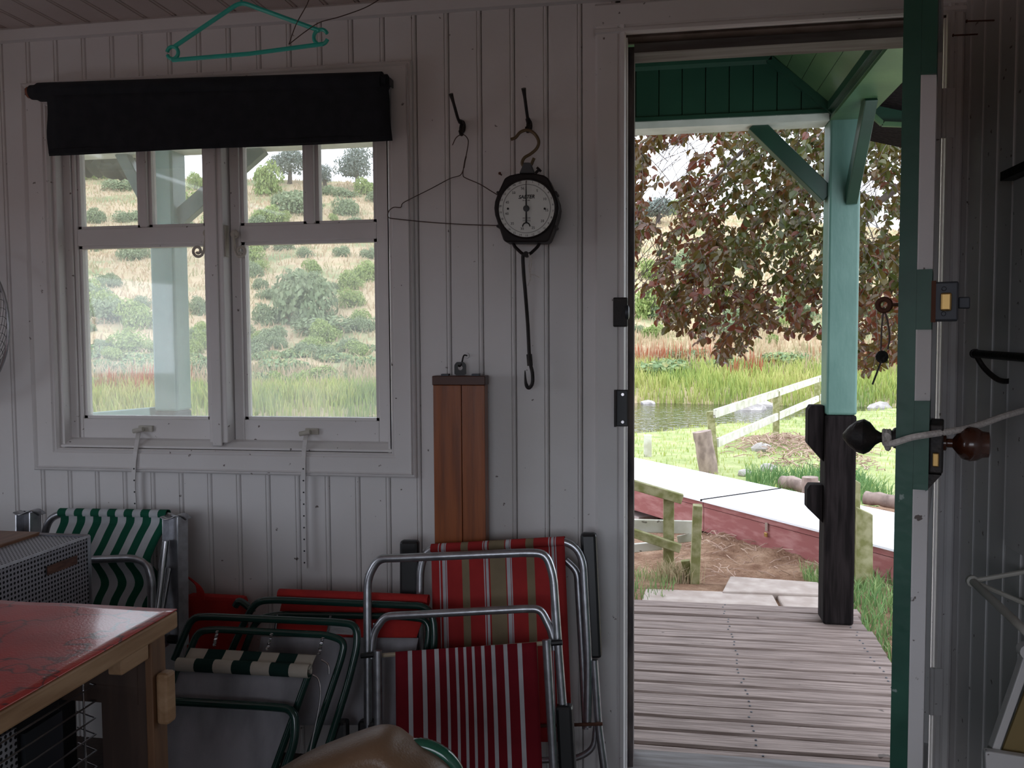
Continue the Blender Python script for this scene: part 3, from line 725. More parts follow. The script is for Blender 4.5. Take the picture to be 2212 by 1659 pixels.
kout = dput(MB().lathe([(0, .020), (.006, .018), (.012, .010), (.028, .009), (.036, .014), (.046, .027), (.056, .0325), (.068, .029), (.082, .018), (.092, .005)], (kx, SGN*DT, dz(956)), (0, SGN, 0), 24), 'knob', 'black_iron', smooth=True, label='black pointed iron knob on the weather side')
# key left in the latch, with a cord and a second key
kb = DM @ Vector((kx, SGN*(DT+.002), dz(655)))
kd = (DM.to_3x3() @ Vector((0, SGN, 0))).normalized()
ky = thing('key', kb, 'small brass key left in the latch, second key dangling on a cord', 'key')
tube('key_shank', [kb, kb+kd*.014], .003, 'rust', ky)
kc = kb+kd*.024
upv = Vector((0, 0, 1))
tube('key_bow', [kc+kd*.0105*math.cos(a)+upv*.0105*math.sin(a) for a in [i*math.pi/8 for i in range(16)]], .0048, 'rust', ky, closed=True)
hp = kc+upv*-.008
p2 = hp+upv*-.075+kd*.004; p3 = hp+upv*-.085+kd*.003
tube('cord', smooth_path([hp+upv*.004, hp+upv*-.03+kd*.003, p2]), .0016, 'wire_brown', ky, 5)
tube('cord', smooth_path([hp, hp+upv*-.02+kd*-.006, hp+upv*-.05+kd*-.010, hp+upv*-.072+kd*-.007]), .0018, 'wire_brown', ky, 5)
MB().lathe([(-.0012, .0115), (.0012, .0115)], p3+kd*-.001, DM.to_3x3() @ Vector((1, .5, 0)), 16).build('hanging_key_bow', 'black_iron', ky)
MB().bar(p3+upv*-.008, p3+upv*-.050+kd*.014, .005, .003, kd).build('hanging_key_blade', 'black_iron', ky)
# cord tied to the outer knob, holding the door back to the side wall
ks = DM @ Vector((kx, SGN*(DT+.020), dz(956)))
e1 = DM @ Vector((DWID+.012, SGN*(DT+.006), dz(952))); e2 = DM @ Vector((DWID+.012, SGN*.0, dz(936)))
endp = Vector((XR-.004, -.52, PX(2212, 880, XR-.02).z+.01))
rp = thing('twine_cord', endp, 'white twine tied round the black knob and drawn to the side wall', 'cord')
tube('cord_run', smooth_path([ks+Vector((0, 0, -.010)), e1+Vector((0, 0, -.006)), e1.lerp(e2, .5)+Vector((.0, -.004, 0)), e2, e2.lerp(endp, .3)+Vector((0, -.01, -.004)), e2.lerp(endp, .65), endp], 6), .0058, 'twine', rp, 8)
rg = []
for i in range(41):
    a = i/40*2*math.pi*2.6
    rg.append(ks+kd*(-.008+.012*i/40)+(DM.to_3x3() @ Vector((1, 0, 0)))*.013*math.cos(a)+upv*.013*math.sin(a))
tube('cord_knot', rg, .0036, 'twine', rp, 6)
tube('cord_end', smooth_path([ks+upv*-.012, e1.lerp(ks, .5)+upv*-.018, e1+upv*.006+kd*.004, e1+upv*.010+kd*.010]), .004, 'twine', rp, 6)
# ================================================================== ROLLER BLIND
bl = thing('roller_blind', P(470, 180, -.05), 'rolled-down dark navy roller blind over the top of the window', 'blind')
a, e = P(66, 200, -.055), P(842, 178, -.055)
rr = .026
MB().lathe([(0, .012), (.004, .020), (.02, .021), (.03, rr), ((e-a).length-.02, rr+.002), ((e-a).length-.018, .021), ((e-a).length-.006, .021), ((e-a).length, .012)], a, e-a, 24).build('roller', 'navy_cloth', bl, smooth=True)
tl, trr, br_, bl_ = P(100, 205, -.075), P(838, 180, -.078), P(848, 304, -.060), P(103, 336, -.060)
def fab(u, v):
    p = tl.lerp(trr, u).lerp(bl_.lerp(br_, u), v)
    p.y += .005*math.sin(u*9+1)*v + .004*math.sin(v*7); return p
MB().grid(fab, 24, 10).build('cloth', 'navy_cloth', bl, smooth=True, solid=.002)
MB().bar(bl_+Vector((.004, .003, .010)), br_+Vector((-.004, .003, .010)), .014, .016).build('bottom_batten', 'navy_cloth', bl, bevel=.004)
MB().lathe([(0, .016), (.012, .016)], a+(e-a).normalized()*-.006, e-a, 16).build('end_cap', 'wood_end', bl, smooth=True)
MB().box(e.x+.001, e.x+.004, -.062, -.035, e.z-.010, e.z+.010).build('bracket', 'lock_grey', bl)
MB().box(a.x-.010, a.x-.007, -.066, .0, a.z-.009, a.z+.009).build('bracket', 'lock_grey', bl)
# ================================================================== HANGERS, HOOKS, SCALE
hy = -.36
hg = thing('plastic_hanger', P(520, 0, hy), 'turquoise plastic coat hanger hanging from the ceiling above the blind', 'hanger')
def hp_(px, py): return P(px, py, hy)
tube('shoulder', fillet([hp_(378, 100), hp_(520, 4), hp_(690, 66)], .02), .0052, 'teal_plastic', hg)
tube('bar', [hp_(372, 130), hp_(540, 116), hp_(698, 95)], .0052, 'teal_plastic', hg)
def loopc(cx, cy, r, a0, a1, n=18):
    c_ = hp_(cx, cy); s_ = 1/ (FPX/((c_-CAM).dot(_f)))
    return [c_+Vector((math.cos(a), 0, math.sin(a)))*r*s_ for a in [math.radians(a0+(a1-a0)*i/n) for i in range(n+1)]]
tube('notch_ring', loopc(373, 114, 13, 170, -160), .0045, 'teal_plastic', hg)
tube('notch_ring', loopc(693, 80, 16, 25, 340), .0045, 'teal_plastic', hg)
top = hp_(521, 2)
tube('hook', smooth_path([top, top+Vector((0, 0, .016)), top+Vector((-.02, 0, .035)), top+Vector((-.012, 0, .058)), top+Vector((.012, 0, .060)), top+Vector((.018, 0, .045))]), .003, 'teal_plastic', hg)
cw = thing('ceiling_wire', P(690, 40, -.42), 'thin bent wire dangling from the ceiling boards beside the turquoise hanger', 'wire')
tube('strand', smooth_path([P(672, -18, -.42), P(664, 8, -.42), P(640, 52, -.42), P(624, 96, -.42)]), .0011, 'wire_brown', cw, 5)
tube('strand', smooth_path([P(624, 96, -.42), P(660, 68, -.42), P(692, 48, -.42), P(735, 36, -.42), P(790, 16, -.42), P(830, -8, -.42)]), .0011, 'wire_brown', cw, 5)
tp = P(672, -18, -.42); MB().box(tp.x-.01, tp.x+.18, -.45, -.39, ZC-.004, ZC).build('wire_staple', 'rust', cw)
def coat_hook(tip, mid, base, low, label):
    bp_ = P(*base, -.006)
    h = thing('coat_hook', bp_, label, 'hook', 'black hooks on the boarded wall')
    pl_ = MB().lathe([(0, .004), (.003, .0085), (.006, .008), (.010, .005)], (0, 0, 0), (0, -1, 0), 14)
    pl_.v = [(x_, y_, z_*2.1) for x_, y_, z_ in pl_.v]; pl_.v = [(x_+bp_.x, y_+bp_.y+.006, z_+bp_.z-.004) for x_, y_, z_ in pl_.v]
    pl_.build('back_plate', 'black_iron', h, smooth=True)
    T = P(*tip, -.085); Mi = P(*mid, -.045)
    pts = smooth_path([bp_, bp_+Vector((0, -.014, .004)), Mi, T.lerp(Mi, .4), T])
    n_ = len(pts); tube('upper_arm', pts, [.0065 if i < n_*.4 else .0042+.0026*max(0, (i/n_-.75)*4) for i in range(n_)], 'black_iron', h)
    Lo = P(*low, -.022)
    tube('lower_arm', smooth_path([bp_+Vector((0, -.006, 0)), bp_+Vector((0, -.016, -.014)), Lo, Lo+Vector((0, -.012, .006))]), .0058, 'black_iron', h)
    return h
coat_hook((974, 203), (990, 258), (999, 270), (997, 290), 'black iron coat hook on the boarded wall holding the wire hanger')
coat_hook((1131, 191), (1139, 250), (1143, 268), (1140, 283), 'black iron coat hook on the boarded wall holding the dial scale')
wh = thing('wire_hanger', P(997, 290, -.03), 'rusty wire coat hanger hanging on a black hook beside the dial scale', 'hanger')
c8 = lambda x, y: (820+x/3.95, 120+y/3.95)
yw = -.028
tube('hook', smooth_path([P(*c8(x, y), yw) for x, y in ((622, 765), (650, 705), (690, 676), (725, 680), (755, 720), (752, 780), (735, 870), (722, 940))]), .0013, 'wire_brown', wh, 6)
tube('twist', smooth_path([P(*c8(x, y), yw-.002) for x, y in ((738, 860), (728, 900), (718, 960))]), .0022, 'wire_brown', wh, 6)
tube('loop', smooth_path([P(*c8(x, y), yw) for x, y in ((718, 955), (690, 1020), (600, 1050), (440, 1135), (290, 1210), (200, 1258), (180, 1295), (120, 1295), (78, 1330), (75, 1380), (150, 1395), (400, 1420), (700, 1440), (1000, 1450), (1250, 1452), (1330, 1400), (1300, 1350), (1000, 1185), (860, 1100), (735, 1045), (712, 1020), (716, 955))], 5), .0013, 'wire_brown', wh, 6)
# dial scale
ys = -.11
sc = thing('hanging_scale', P(1137, 300, -.06), 'round white dial spring scale in a dark case hung on the boarded wall', 'scale')
c5 = lambda x, y: (1050+x/5.53, 330+y/5.53)
tube('top_hook', smooth_path([P(*c8(x, y), -.045) for x, y in ((1120, 715), (1160, 700), (1200, 655), (1260, 636), (1320, 665), (1357, 730), (1342, 790), (1290, 838), (1238, 870), (1218, 905), (1222, 935), (1250, 950), (1290, 935), (1305, 905), (1318, 875))]), .0042, 'dull_bronze', sc)
tpz = [P(*c5(x, y), ys+.012) for x, y in ((450, 115), (525, 115), (580, 245), (395, 245))]
MB().prism(tpz, (0, .030, 0)).build('top_bracket', 'scale_grey', sc, bevel=.002)
MB().bar(P(*c5(590, 245), ys+.02), P(*c5(645, 190), ys+.02), .006, .006).build('zero_screw', 'scale_body', sc)
MB().lathe([(0, .008), (.006, .008)], P(*c5(640, 195), ys+.02)+Vector((-.004, 0, -.003)), (1, 0, 1), 10).build('zero_knob', 'scale_body', sc)
ol = [(380, 245), (590, 245), (690, 268), (742, 300), (822, 470), (862, 580), (874, 660), (862, 740), (820, 880), (752, 1048), (720, 1067), (240, 1067), (207, 1048), (150, 880), (104, 740), (95, 660), (104, 580), (142, 470), (222, 300), (280, 268)]
body = MB().prism([P(*c5(x, y), ys) for x, y in ol], (0, .062, 0)).build('case', 'scale_body', sc, bevel=.006)
for x, y in ((830, 475), (825, 880), (140, 475), (140, 875)):
    MB().lathe([(0, .004), (.05, .004)], P(*c5(x, y), ys+.004), (0, 1, 0), 8).build('case_screw', 'black_iron', sc)
dc = P(*c5(483, 668), ys-.003); dR = (P(*c5(483+345, 668), ys-.003)-dc).length
dl = MB().lathe([(0, dR), (.0024, dR), (.003, dR-.001)], dc+Vector((0, .0024, 0)), (0, -1, 0), 48).build('dial', 'dial_face', sc)
MB().tube([dc+Vector((math.cos(a)*dR, -.001, math.sin(a)*dR)) for a in [i*math.pi/24 for i in range(48)]], .0024, 6, True).build('bezel', 'scale_body', dl, smooth=True)
r2_ = dR*285/345
MB().tube([dc+Vector((math.cos(a)*r2_, -.0012, math.sin(a)*r2_)) for a in [i*math.pi/24 for i in range(48)]], .0009, 4, True).build('dial_ring', 'dial_line', dl)
TEXTS = []
def text(name, body_, pos, size, parent, mat='ink', shear=0, bold=0):
    cu = bpy.data.curves.new(name, 'FONT'); cu.body = body_; cu.size = size; cu.align_x = 'CENTER'; cu.align_y = 'CENTER'
    cu.shear = shear; cu.offset = bold; cu.extrude = .0002; cu.resolution_u = 2
    o = bpy.data.objects.new(name, cu); COL.objects.link(o); o.location = pos; o.rotation_euler = (math.pi/2, 0, 0)
    TEXTS.append((o, mat, parent)); return o
yt = Vector((0, -.0011, 0))
for i in range(26):
    a = math.radians(90-i*360/26); rr = dR*318/345
    text('numeral', str(i), dc+yt+Vector((math.cos(a)*rr, 0, math.sin(a)*rr)), .0076, dl)
for v in list(range(5, 55, 5))+[56]:
    a = math.radians(90-v*360/56 + (11 if v == 56 else 0)); rr = dR*243/345
    text('numeral', str(v), dc+yt+Vector((math.cos(a)*rr, 0, math.sin(a)*rr)), .0092, dl)
text('dial_lettering', 'SALTER', dc+yt+Vector((0, 0, dR*137/345)), .0125, dl, shear=.25, bold=.00035)
for zz_, ws in ((97, (-.010, -.004, .003, .010)), (-110, (-.010, -.003, .004, .011))):      # print too small to read
    for w0, w1 in zip(ws, ws[1:]):
        MB().box(dc.x+w0, dc.x+w1-.0012, dc.y-.0013, dc.y-.0009, dc.z+dR*zz_/345-.0011, dc.z+dR*zz_/345+.0011).build('dial_print', 'dial_line', dl)
text('dial_lettering', '25kg 100g', dc+yt+Vector((0, 0, -dR*140/345)), .0050, dl, 'dial_line')
for x in (262, 701):
    MB().lathe([(0, .0028), (.001, .0028)], P(*c5(x, 669), ys-.004)+yt, (0, -1, 0), 12).build('dial_hole', 'ink', dl)
dg = bpy.context.evaluated_depsgraph_get()
for o, mt, par in TEXTS:
    me = bpy.data.meshes.new_from_object(o.evaluated_get(dg)); nm_ = o.name.split('.')[0]; mw = o.matrix_basis.copy()
    bpy.data.objects.remove(o); me.transform(mw); put(nm_, me, mt, par)
nd = MB(); yn = -.006
A = dc+Vector((0, yn, 0)); up_ = Vector((0, 0, 1)); rt = Vector((1, 0, 0))
nd.prism([A-rt*.0022, A+rt*.0022, A+rt*.0007+up_*dR*.93, A-rt*.0007+up_*dR*.93], (0, .001, 0))
nd.prism([A-rt*.0016, A+rt*.0016, A+rt*.0024-up_*dR*.50, A-rt*.0024-up_*dR*.50], (0, .001, 0))
nd.build('pointer', 'ink', sc)
fk = A-up_*dR*.62
tube('pointer_tail', [fk+Vector((math.cos(a)*dR*.125, 0, math.sin(a)*dR*.13)) for a in [math.radians(v) for v in range(0, 181, 15)]], .0016, 'ink', sc, 6)
MB().lathe([(0, .0080), (.004, .0080), (.0055, .006)], A+Vector((0, .004, 0)), (0, -1, 0), 20).build('pointer_hub', 'scale_grey', sc, smooth=True)
yk = ys+.03
tube('yoke', fillet([P(*c5(315, 1060), yk), P(*c5(340, 1120), yk), P(*c5(440, 1215), yk), P(*c5(520, 1215), yk), P(*c5(620, 1120), yk), P(*c5(648, 1060), yk)], .01), .0042, 'scale_body', sc)
MB().lathe([(-.010, .0075), (.010, .0075)], P(*c5(482, 1215), yk), (0, 1, 0), 14).build('swivel', 'scale_body', sc, smooth=True)
hk = [(445, 1215), (440, 1280), (452, 1480), (468, 1659)]
pts = [P(*c5(x, y), yk) for x, y in hk]+[P(x, y, yk+.03) for x, y in ((1140, 700), (1144, 775), (1150, 805), (1150, 828), (1142, 838), (1136, 828), (1134, 800))]
pts = smooth_path(pts, 5)
tube('load_hook', pts, [.0048]*(len(pts)-6)+[.0042, .0036, .003, .0024, .0018, .001], 'black_iron', sc)
tube('hook_sleeve', [P(1143, 765, yk+.03), P(1145, 790, yk+.03)], .0075, 'black_iron', sc)
tube('string', smooth_path([P(*c5(x, y), yk-.012) for x, y in ((510, 1205), (520, 1280), (510, 1360), (525, 1450), (530, 1500), (495, 1590))]), .0016, 'twine', sc, 5)
tube('string', smooth_path([P(*c5(x, y), yk-.012) for x, y in ((535, 1220), (540, 1330), (525, 1440), (580, 1460), (635, 1488))]), .0014, 'twine', sc, 5)
def nail(p, d, ln, label, r=.0018):
    n_ = thing('nail', p, label, 'nail'); d = Vector(d).normalized()
    tube('shank', [p, p+d*ln], r, 'rust', n_, 6)
    MB().lathe([(0, r*2.2), (.0015, r*2)], p+d*ln, d, 8).build('head', 'rust', n_); return n_
nail(P(1083, 378, 0), (-.1, -1, .1), .016, 'bent rusty nail in the boards left of the dial scale')
nail(PX(2148, 44, XR), (-1, -.15, -.02), .06, 'long rusty nail in the side wall, upper of the two')
nail(PX(2112, 74, XR), (-1, -.1, -.02), .055, 'long rusty nail in the side wall, lower of the two')
# ---- varnished wooden case hung on the wall
bx = thing('wooden_case', P(995, 810, -.03), 'tall narrow varnished wooden case with a lid hung on the wall', 'case')
yb0 = -.066
x0, x1 = P(937, 1000, yb0).x, P(1048, 1000, yb0).x; zt_ = P(995, 832, yb0).z
xc = P(998, 1000, yb0).x
MB().box(x0, xc-.0008, yb0, -.022, .42, zt_).build('front_panel', 'varnished_wood', bx, bevel=.0015)
MB().box(xc+.0008, x1, yb0, -.022, .42, zt_).build('front_panel', 'varnished_wood', bx, bevel=.0015)
lid = MB().box(x0-.001, x1+.003, yb0-.006, -.022, zt_, P(995, 812, yb0).z).build('lid', 'varnished_dark', bx, bevel=.002)
for px_ in (962, 1028):
    p = P(px_, 810, yb0+.01); MB().box(p.x-.010, p.x+.010, yb0+.002, yb0+.022, p.z-.004, p.z+.003).build('lid_hinge', 'lock_grey', lid)
p0, p1 = P(982, 810, -.035), P(1007, 782, -.035)
pl = MB()
cx_, cz_ = (p0.x+p1.x)/2, (p0.z+p1.z)/2+.002
ring_o = [Vector((p0.x, -.036, p0.z)), Vector((p1.x, -.036, p0.z)), Vector((p1.x, -.036, p1.z-.008)), Vector((p1.x-.006, -.036, p1.z)), Vector((p0.x+.006, -.036, p1.z)), Vector((p0.x, -.036, p1.z-.008))]
no = 24; outer = []
for i in range(no):
    a = 2*math.pi*i/no; d = Vector((math.cos(a), 0, math.sin(a))); best = 9
    for j in range(6):
        A_, B_ = ring_o[j], ring_o[(j+1) % 6]; ex_, ez_ = B_.x-A_.x, B_.z-A_.z; den = d.x*ez_-d.z*ex_
        if abs(den) < 1e-9: continue
        t_ = ((A_.x-cx_)*ez_-(A_.z-cz_)*ex_)/den; s_ = ((A_.x-cx_)*d.z-(A_.z-cz_)*d.x)/den
        if t_ > 0 and -1e-6 <= s_ <= 1+1e-6: best = min(best, t_)
    outer.append((d, best))
vs = [Vector((cx_, -.036, cz_))+d*t_ for d, t_ in outer]+[Vector((cx_, -.036, cz_))+d*.0068 for d, t_ in outer]
pl.add(vs, [(i, (i+1) % no, no+(i+1) % no, no+i) for i in range(no)])
pl.build('hanging_plate', 'black_plastic', bx, solid=.004)
hb = P(1008, 768, -.004)
h = thing('screw_hook', hb, 'small white-painted screw hook carrying the wooden case', 'hook')
MB().lathe([(0, .008), (.004, .007)], hb+Vector((0, .004, 0)), (0, -1, 0), 12).build('collar', 'white_paint', h, smooth=True)
tube('wire', smooth_path([hb, hb+Vector((-.004, -.018, .0)), Vector((cx_+.004, -.036, cz_+.012)), Vector((cx_, -.040, cz_+.004)), Vector((cx_-.004, -.044, cz_+.007))]), .0022, 'black_iron', h, 6)
# ---- landing net at the left edge
ln = thing('landing_net', P(0, 700, -.03), 'aluminium-rimmed landing net with black mesh hanging beside the window', 'net')
nc = P(-75, 700, -.06); ew, eh = P(57, 700, -.06).x-nc.x, .215
ringp = [nc+Vector((math.cos(a)*ew, -.05*math.cos(a)-.02, math.sin(a)*eh)) for a in [i*2*math.pi/48 for i in range(48)]]
tube('hoop', ringp, .0045, 'alu', ln, 8, closed=True)
nm = MB(); R_n = 13
def netp(u, v):    # bag surface
    a = 2*math.pi*u; s_ = math.cos(v*math.pi/2*.96)
    return nc+Vector((math.cos(a)*ew*s_*.99, -.05*math.cos(a)*s_-.02+.035*v, math.sin(a)*eh*s_*.99-.15*v*v))
for i in range(44):
    for sg in (-1, 1):
        pts = [netp((i+sg*j*.5)/44, j/14) for j in range(15)]
        nm.tube(pts, .0007, 3, cap=False)
no_ = nm.build('netting', 'net_cord', ln); no_['kind'] = 'stuff'
hpt = nc+Vector((-ew, .02, 0)); tube('handle', [hpt, hpt+Vector((-.45, -.02, -.25))], .010, 'alu', ln)
# ================================================================== FOLDED CHAIRS AGAINST THE WALL
c4 = lambda x, y: (600+x/2.765, 1060+y/2.765)
c3 = lambda x, y: (x/2.765, 1060+y/2.765)
def cloth(name, tl, tr_, br_, bl_, mat, parent, sag=.006, nu=30, nv=12, yoff=0):
    tl, tr_, br_, bl_ = [Vector(v) for v in (tl, tr_, br_, bl_)]
    def fn(u, v):
        p = tl.lerp(tr_, u).lerp(bl_.lerp(br_, u), v); p.y += yoff+sag*math.sin(math.pi*u)*math.sin(math.pi*min(1, v*1.2)); return p
    return MB().grid(fn, nu, nv).build(name, mat, parent, smooth=True, solid=.0022)
def arm(name, px0, px1, py0, py1, y, k, parent, depth=.03, mat='black_plastic', lean=0):
    a, b_, c_, d_ = P(px0, py0, y, k), P(px1, py0, y, k), P(px1+lean, py1, y, k), P(px0+lean, py1, y, k)
    return MB().prism([a, b_, c_, d_], (0, depth, 0)).build(name, mat, parent, bevel=.008)
# --- rear red chair, beige stripes
Y1, K1 = -.175, .11
ch = thing('folding_chair', P(1090, 1640, Y1, K1), 'folded aluminium chair in bright red cloth with beige and white stripes', 'chair')
pp = lambda x, y, dy=0: P(*c4(x, y), Y1+dy, K1)
cloth('back_cloth', pp(917, 335), pp(1712, 287), pp(1760, 1500), pp(940, 1500), 'cloth_red_beige', ch)
# hem rolled round the top tube
tA, tB = pp(917, 345), pp(1714, 300)
def hem(u, v):
    a = v*2*math.pi; c_ = tA.lerp(tB, u); return c_+Vector((0, math.cos(a)*.0125, math.sin(a)*.0125))
MB().grid(hem, 30, 12).build('cloth_hem', 'cloth_red_beige', ch, smooth=True)
tube('back_frame', fillet([pp(845, 1600), pp(850, 480), pp(870, 395), pp(917, 345), pp(1714, 300), pp(1790, 345), pp(1825, 430), pp(1855, 1000), pp(1850, 1410)], .05), .0106, 'alu', ch, 10)
tube('seat_frame', fillet([pp(1720, 415, .03), pp(1790, 480, .03), pp(1815, 900, .03), pp(1840, 1420, .03)], .04), .0100, 'alu', ch, 10)
tube('rear_leg', fillet([pp(1890, 1010, .005), pp(1915, 1400, .005), pp(1950, 1656, .005), pp(1965, 1800, .005)], .03), .0100, 'alu', ch, 10)
tube('cross_rod', [pp(1560, 1405, -.012), pp(1940, 1393, -.012)], .0045, 'rust', ch)
tube('foot_frame', fillet([pp(1900, 1400, .02), pp(1890, 1540, .02), pp(1790, 1600, .02), pp(1560, 1610, .02)], .06), .008, 'alu', ch, 10)
arm('armrest', 862, 902, 1169, 1400, Y1+.005, K1, ch, .028)
arm('armrest', 1253, 1288, 1153, 1424, Y1+.005, K1, ch, .028, lean=12)
# --- front red chair, white pin stripes
Y2, K2 = -.33, .14
ch = thing('folding_chair', P(1000, 1650, Y2, K2), 'folded aluminium chair in dark red cloth with narrow white pinstripes', 'chair')
pp = lambda x, y, dy=0: P(*c4(x, y), Y2+dy, K2)
cloth('seat_cloth', pp(703, 962, -.002), pp(1545, 905, -.002), pp(1590, 1880), pp(712, 1880), 'cloth_red_pin', ch)
tube('back_frame', fillet([pp(540, 1480, .02), pp(535, 520, .02), pp(600, 405, .02), pp(700, 403, .02), pp(1490, 370, .02), pp(1600, 375, .02), pp(1645, 500, .02), pp(1680, 1000, .02), pp(1705, 1320, .02)], .055), .0108, 'alu', ch, 10)
tube('leg_frame', fillet([pp(560, 1000, .025), pp(568, 850, .025), pp(640, 750, .025), pp(720, 745, .025), pp(1480, 705, .025), pp(1570, 705, .025), pp(1640, 850, .025), pp(1650, 950, .025)], .05), .0102, 'alu', ch, 10)
tube('seat_leg', [pp(597, 955, -.012), pp(603, 1800, -.012)], .0108, 'alu', ch, 10)
tube('seat_leg', [pp(1605, 890, -.012), pp(1660, 1850, -.012)], .0108, 'alu', ch, 10)
tube('cloth_rod', [pp(600, 985, .008), pp(1590, 912, .008)], .0055, 'cream_rod', ch)
tube('pivot_sleeve', [pp(498, 987), pp(580, 980)], .0068, 'black_plastic', ch)
tube('pivot_sleeve', [pp(1630, 912), pp(1700, 906)], .0068, 'black_plastic', ch)
arm('armrest', 1199, 1236, 1527, 1720, Y2-.002, K2, ch, .03, lean=10)
arm('armrest', 771, 809, 1560, 1720, Y2+.01, K2, ch, .03)
# --- green tubed chair with grey mesh and green/cream band
Y3, K3 = -.46, .26
ch = thing('folding_chair', P(520, 1640, Y3, K3), 'folded dark green tubular chair with grey mesh and a green and cream striped band', 'chair')
pp = lambda x, y, dy=0: P(*c3(x, y), Y3+dy, K3)
cloth('mesh_cloth', pp(1080, 1062), pp(1838, 1104), pp(1560, 1900), pp(760, 1900), 'grey_mesh', ch, .012)
uA, uB, uC, uD = pp(1140, 940, .03), pp(1890, 982, .03), pp(1850, 1070, -.004), pp(1090, 1030, -.004)
cloth('striped_flap', uA, uB, uC, uD, 'cloth_band', ch, .002)
rA, rB = pp(1062, 1036, -.006), pp(1850, 1078, -.006)
def roll(u, v):
    a = v*2*math.pi; c_ = rA.lerp(rB, u); return c_+Vector((0, math.cos(a)*.0155, math.sin(a)*.0165))
MB().grid(roll, 28, 12).build('striped_roll', 'cloth_band', ch, smooth=True)
tube('outer_frame', fillet([pp(1040, 1010, .05), pp(1100, 860, .05), pp(1150, 755, .05), pp(1260, 752, .05), pp(2000, 785, .05), pp(2130, 800, .05), pp(2135, 920, .05), pp(2080, 1150, .05), pp(1890, 1750, .05)], .05), .0095, 'dark_green_tube', ch, 10)
tube('inner_frame', fillet([pp(1120, 1000, .04), pp(1180, 840, .04), pp(1290, 828, .04), pp(1960, 862, .04), pp(2060, 900, .04), pp(2040, 1000, .04), pp(1790, 1750, .04)], .04), .0090, 'dark_green_tube', ch, 10)
tube('front_frame', fillet([pp(900, 1262, -.03), pp(985, 1255, -.03), pp(1620, 1290, -.03), pp(1760, 1305, -.03), pp(1765, 1480, -.03), pp(1640, 1850, -.03)], .06), .0105, 'dark_green_tube', ch, 10)
tube('side_rail', [pp(1845, 1090, .005), pp(1560, 1880, .005)], .009, 'dark_green_tube', ch, 10)
tube('side_rail', [pp(1070, 1070, .005), pp(770, 1880, .005)], .009, 'dark_green_tube', ch, 10)
tube('hinge_wire', smooth_path([pp(1868, 1100, -.012), pp(1905, 1135, -.012), pp(1910, 1260, -.012), pp(1850, 1560, -.012), pp(1835, 1656, -.012)]), .0022, 'steel', ch, 6)
tube('hinge_wire', smooth_path([pp(1920, 1010, .0), pp(1960, 1040, .0), pp(1965, 1095, .0)]), .0022, 'steel', ch, 6)
for a, b_ in (((1300, 830), (1280, 925)), ((1625, 845), (1595, 950)), ((1930, 870), (1905, 975))):
    pa, pb_ = pp(*a, .033), pp(*b_, .025)
    sp_ = []
    for i in range(61):
        t_ = i/60; an = t_*2*math.pi*14; sp_.append(pa.lerp(pb_, t_)+Vector((math.cos(an), math.sin(an), 0))*.0038)
    tube('spring', sp_, .0012, 'steel', ch, 4)
arm('side_pad', 712, 748, 1560, 1700, Y3+.06, K3, ch, .03)
# --- red canvas chair behind, on green tubes
Y4, K4 = -.30, .22
ch = thing('folding_chair', P(720, 1640, Y4, K4), 'folded green tubular chair with red canvas and a white label', 'chair')
pp = lambda x, y, dy=0: P(*c3(x, y), Y4+dy, K4)
hA, hB = pp(1668, 618, .03), pp(2560, 655, .03)
MB().grid(lambda u, v: hA.lerp(hB, u)+Vector((0, math.cos(v*2*math.pi)*.016, math.sin(v*2*math.pi)*.015)), 20, 12).build('canvas_roll', 'red_canvas', ch, smooth=True)
cloth('canvas_seat', pp(1690, 640, .035), pp(2560, 670, .035), pp(2480, 900, .02), pp(1640, 860, .02), 'red_canvas', ch, .004)
cloth('mesh_cloth', pp(1560, 872, .012), pp(2500, 880, .012), pp(2380, 1400, .0), pp(1480, 1400, .0), 'grey_mesh', ch, .006)
tube('outer_frame', fillet([pp(1380, 960), pp(1470, 760), pp(1530, 660), pp(1640, 652), pp(2300, 680), pp(2580, 690), pp(2600, 900), pp(2500, 1500), pp(2440, 1750)], .05), .0095, 'dark_green_tube', ch, 10)
tube('inner_frame', fillet([pp(1440, 1000, .012), pp(1530, 770, .012), pp(1650, 738, .012), pp(2400, 752, .012), pp(2560, 770, .012), pp(2560, 900, .012), pp(2400, 1700, .012)], .05), .009, 'dark_green_tube', ch, 10)
lb = [pp(1970, 775, .008), pp(2115, 782, .008), pp(2105, 862, .008), pp(1955, 852, .008)]
MB().prism(lb, (0, .0015, 0)).build('care_label', 'label_white', ch)
for a, b_ in (((1655, 740), (1640, 860)), ((1975, 745), (1955, 860)), ((2235, 790), (2225, 900))):
    tube('spring', [pp(*a, -.004), pp(*b_, -.004)], .0034, 'steel', ch, 6)
tube('strap', [pp(2150, 700, -.002), pp(2210, 715, -.002)], .004, 'red_canvas', ch, 6, flat=.4)
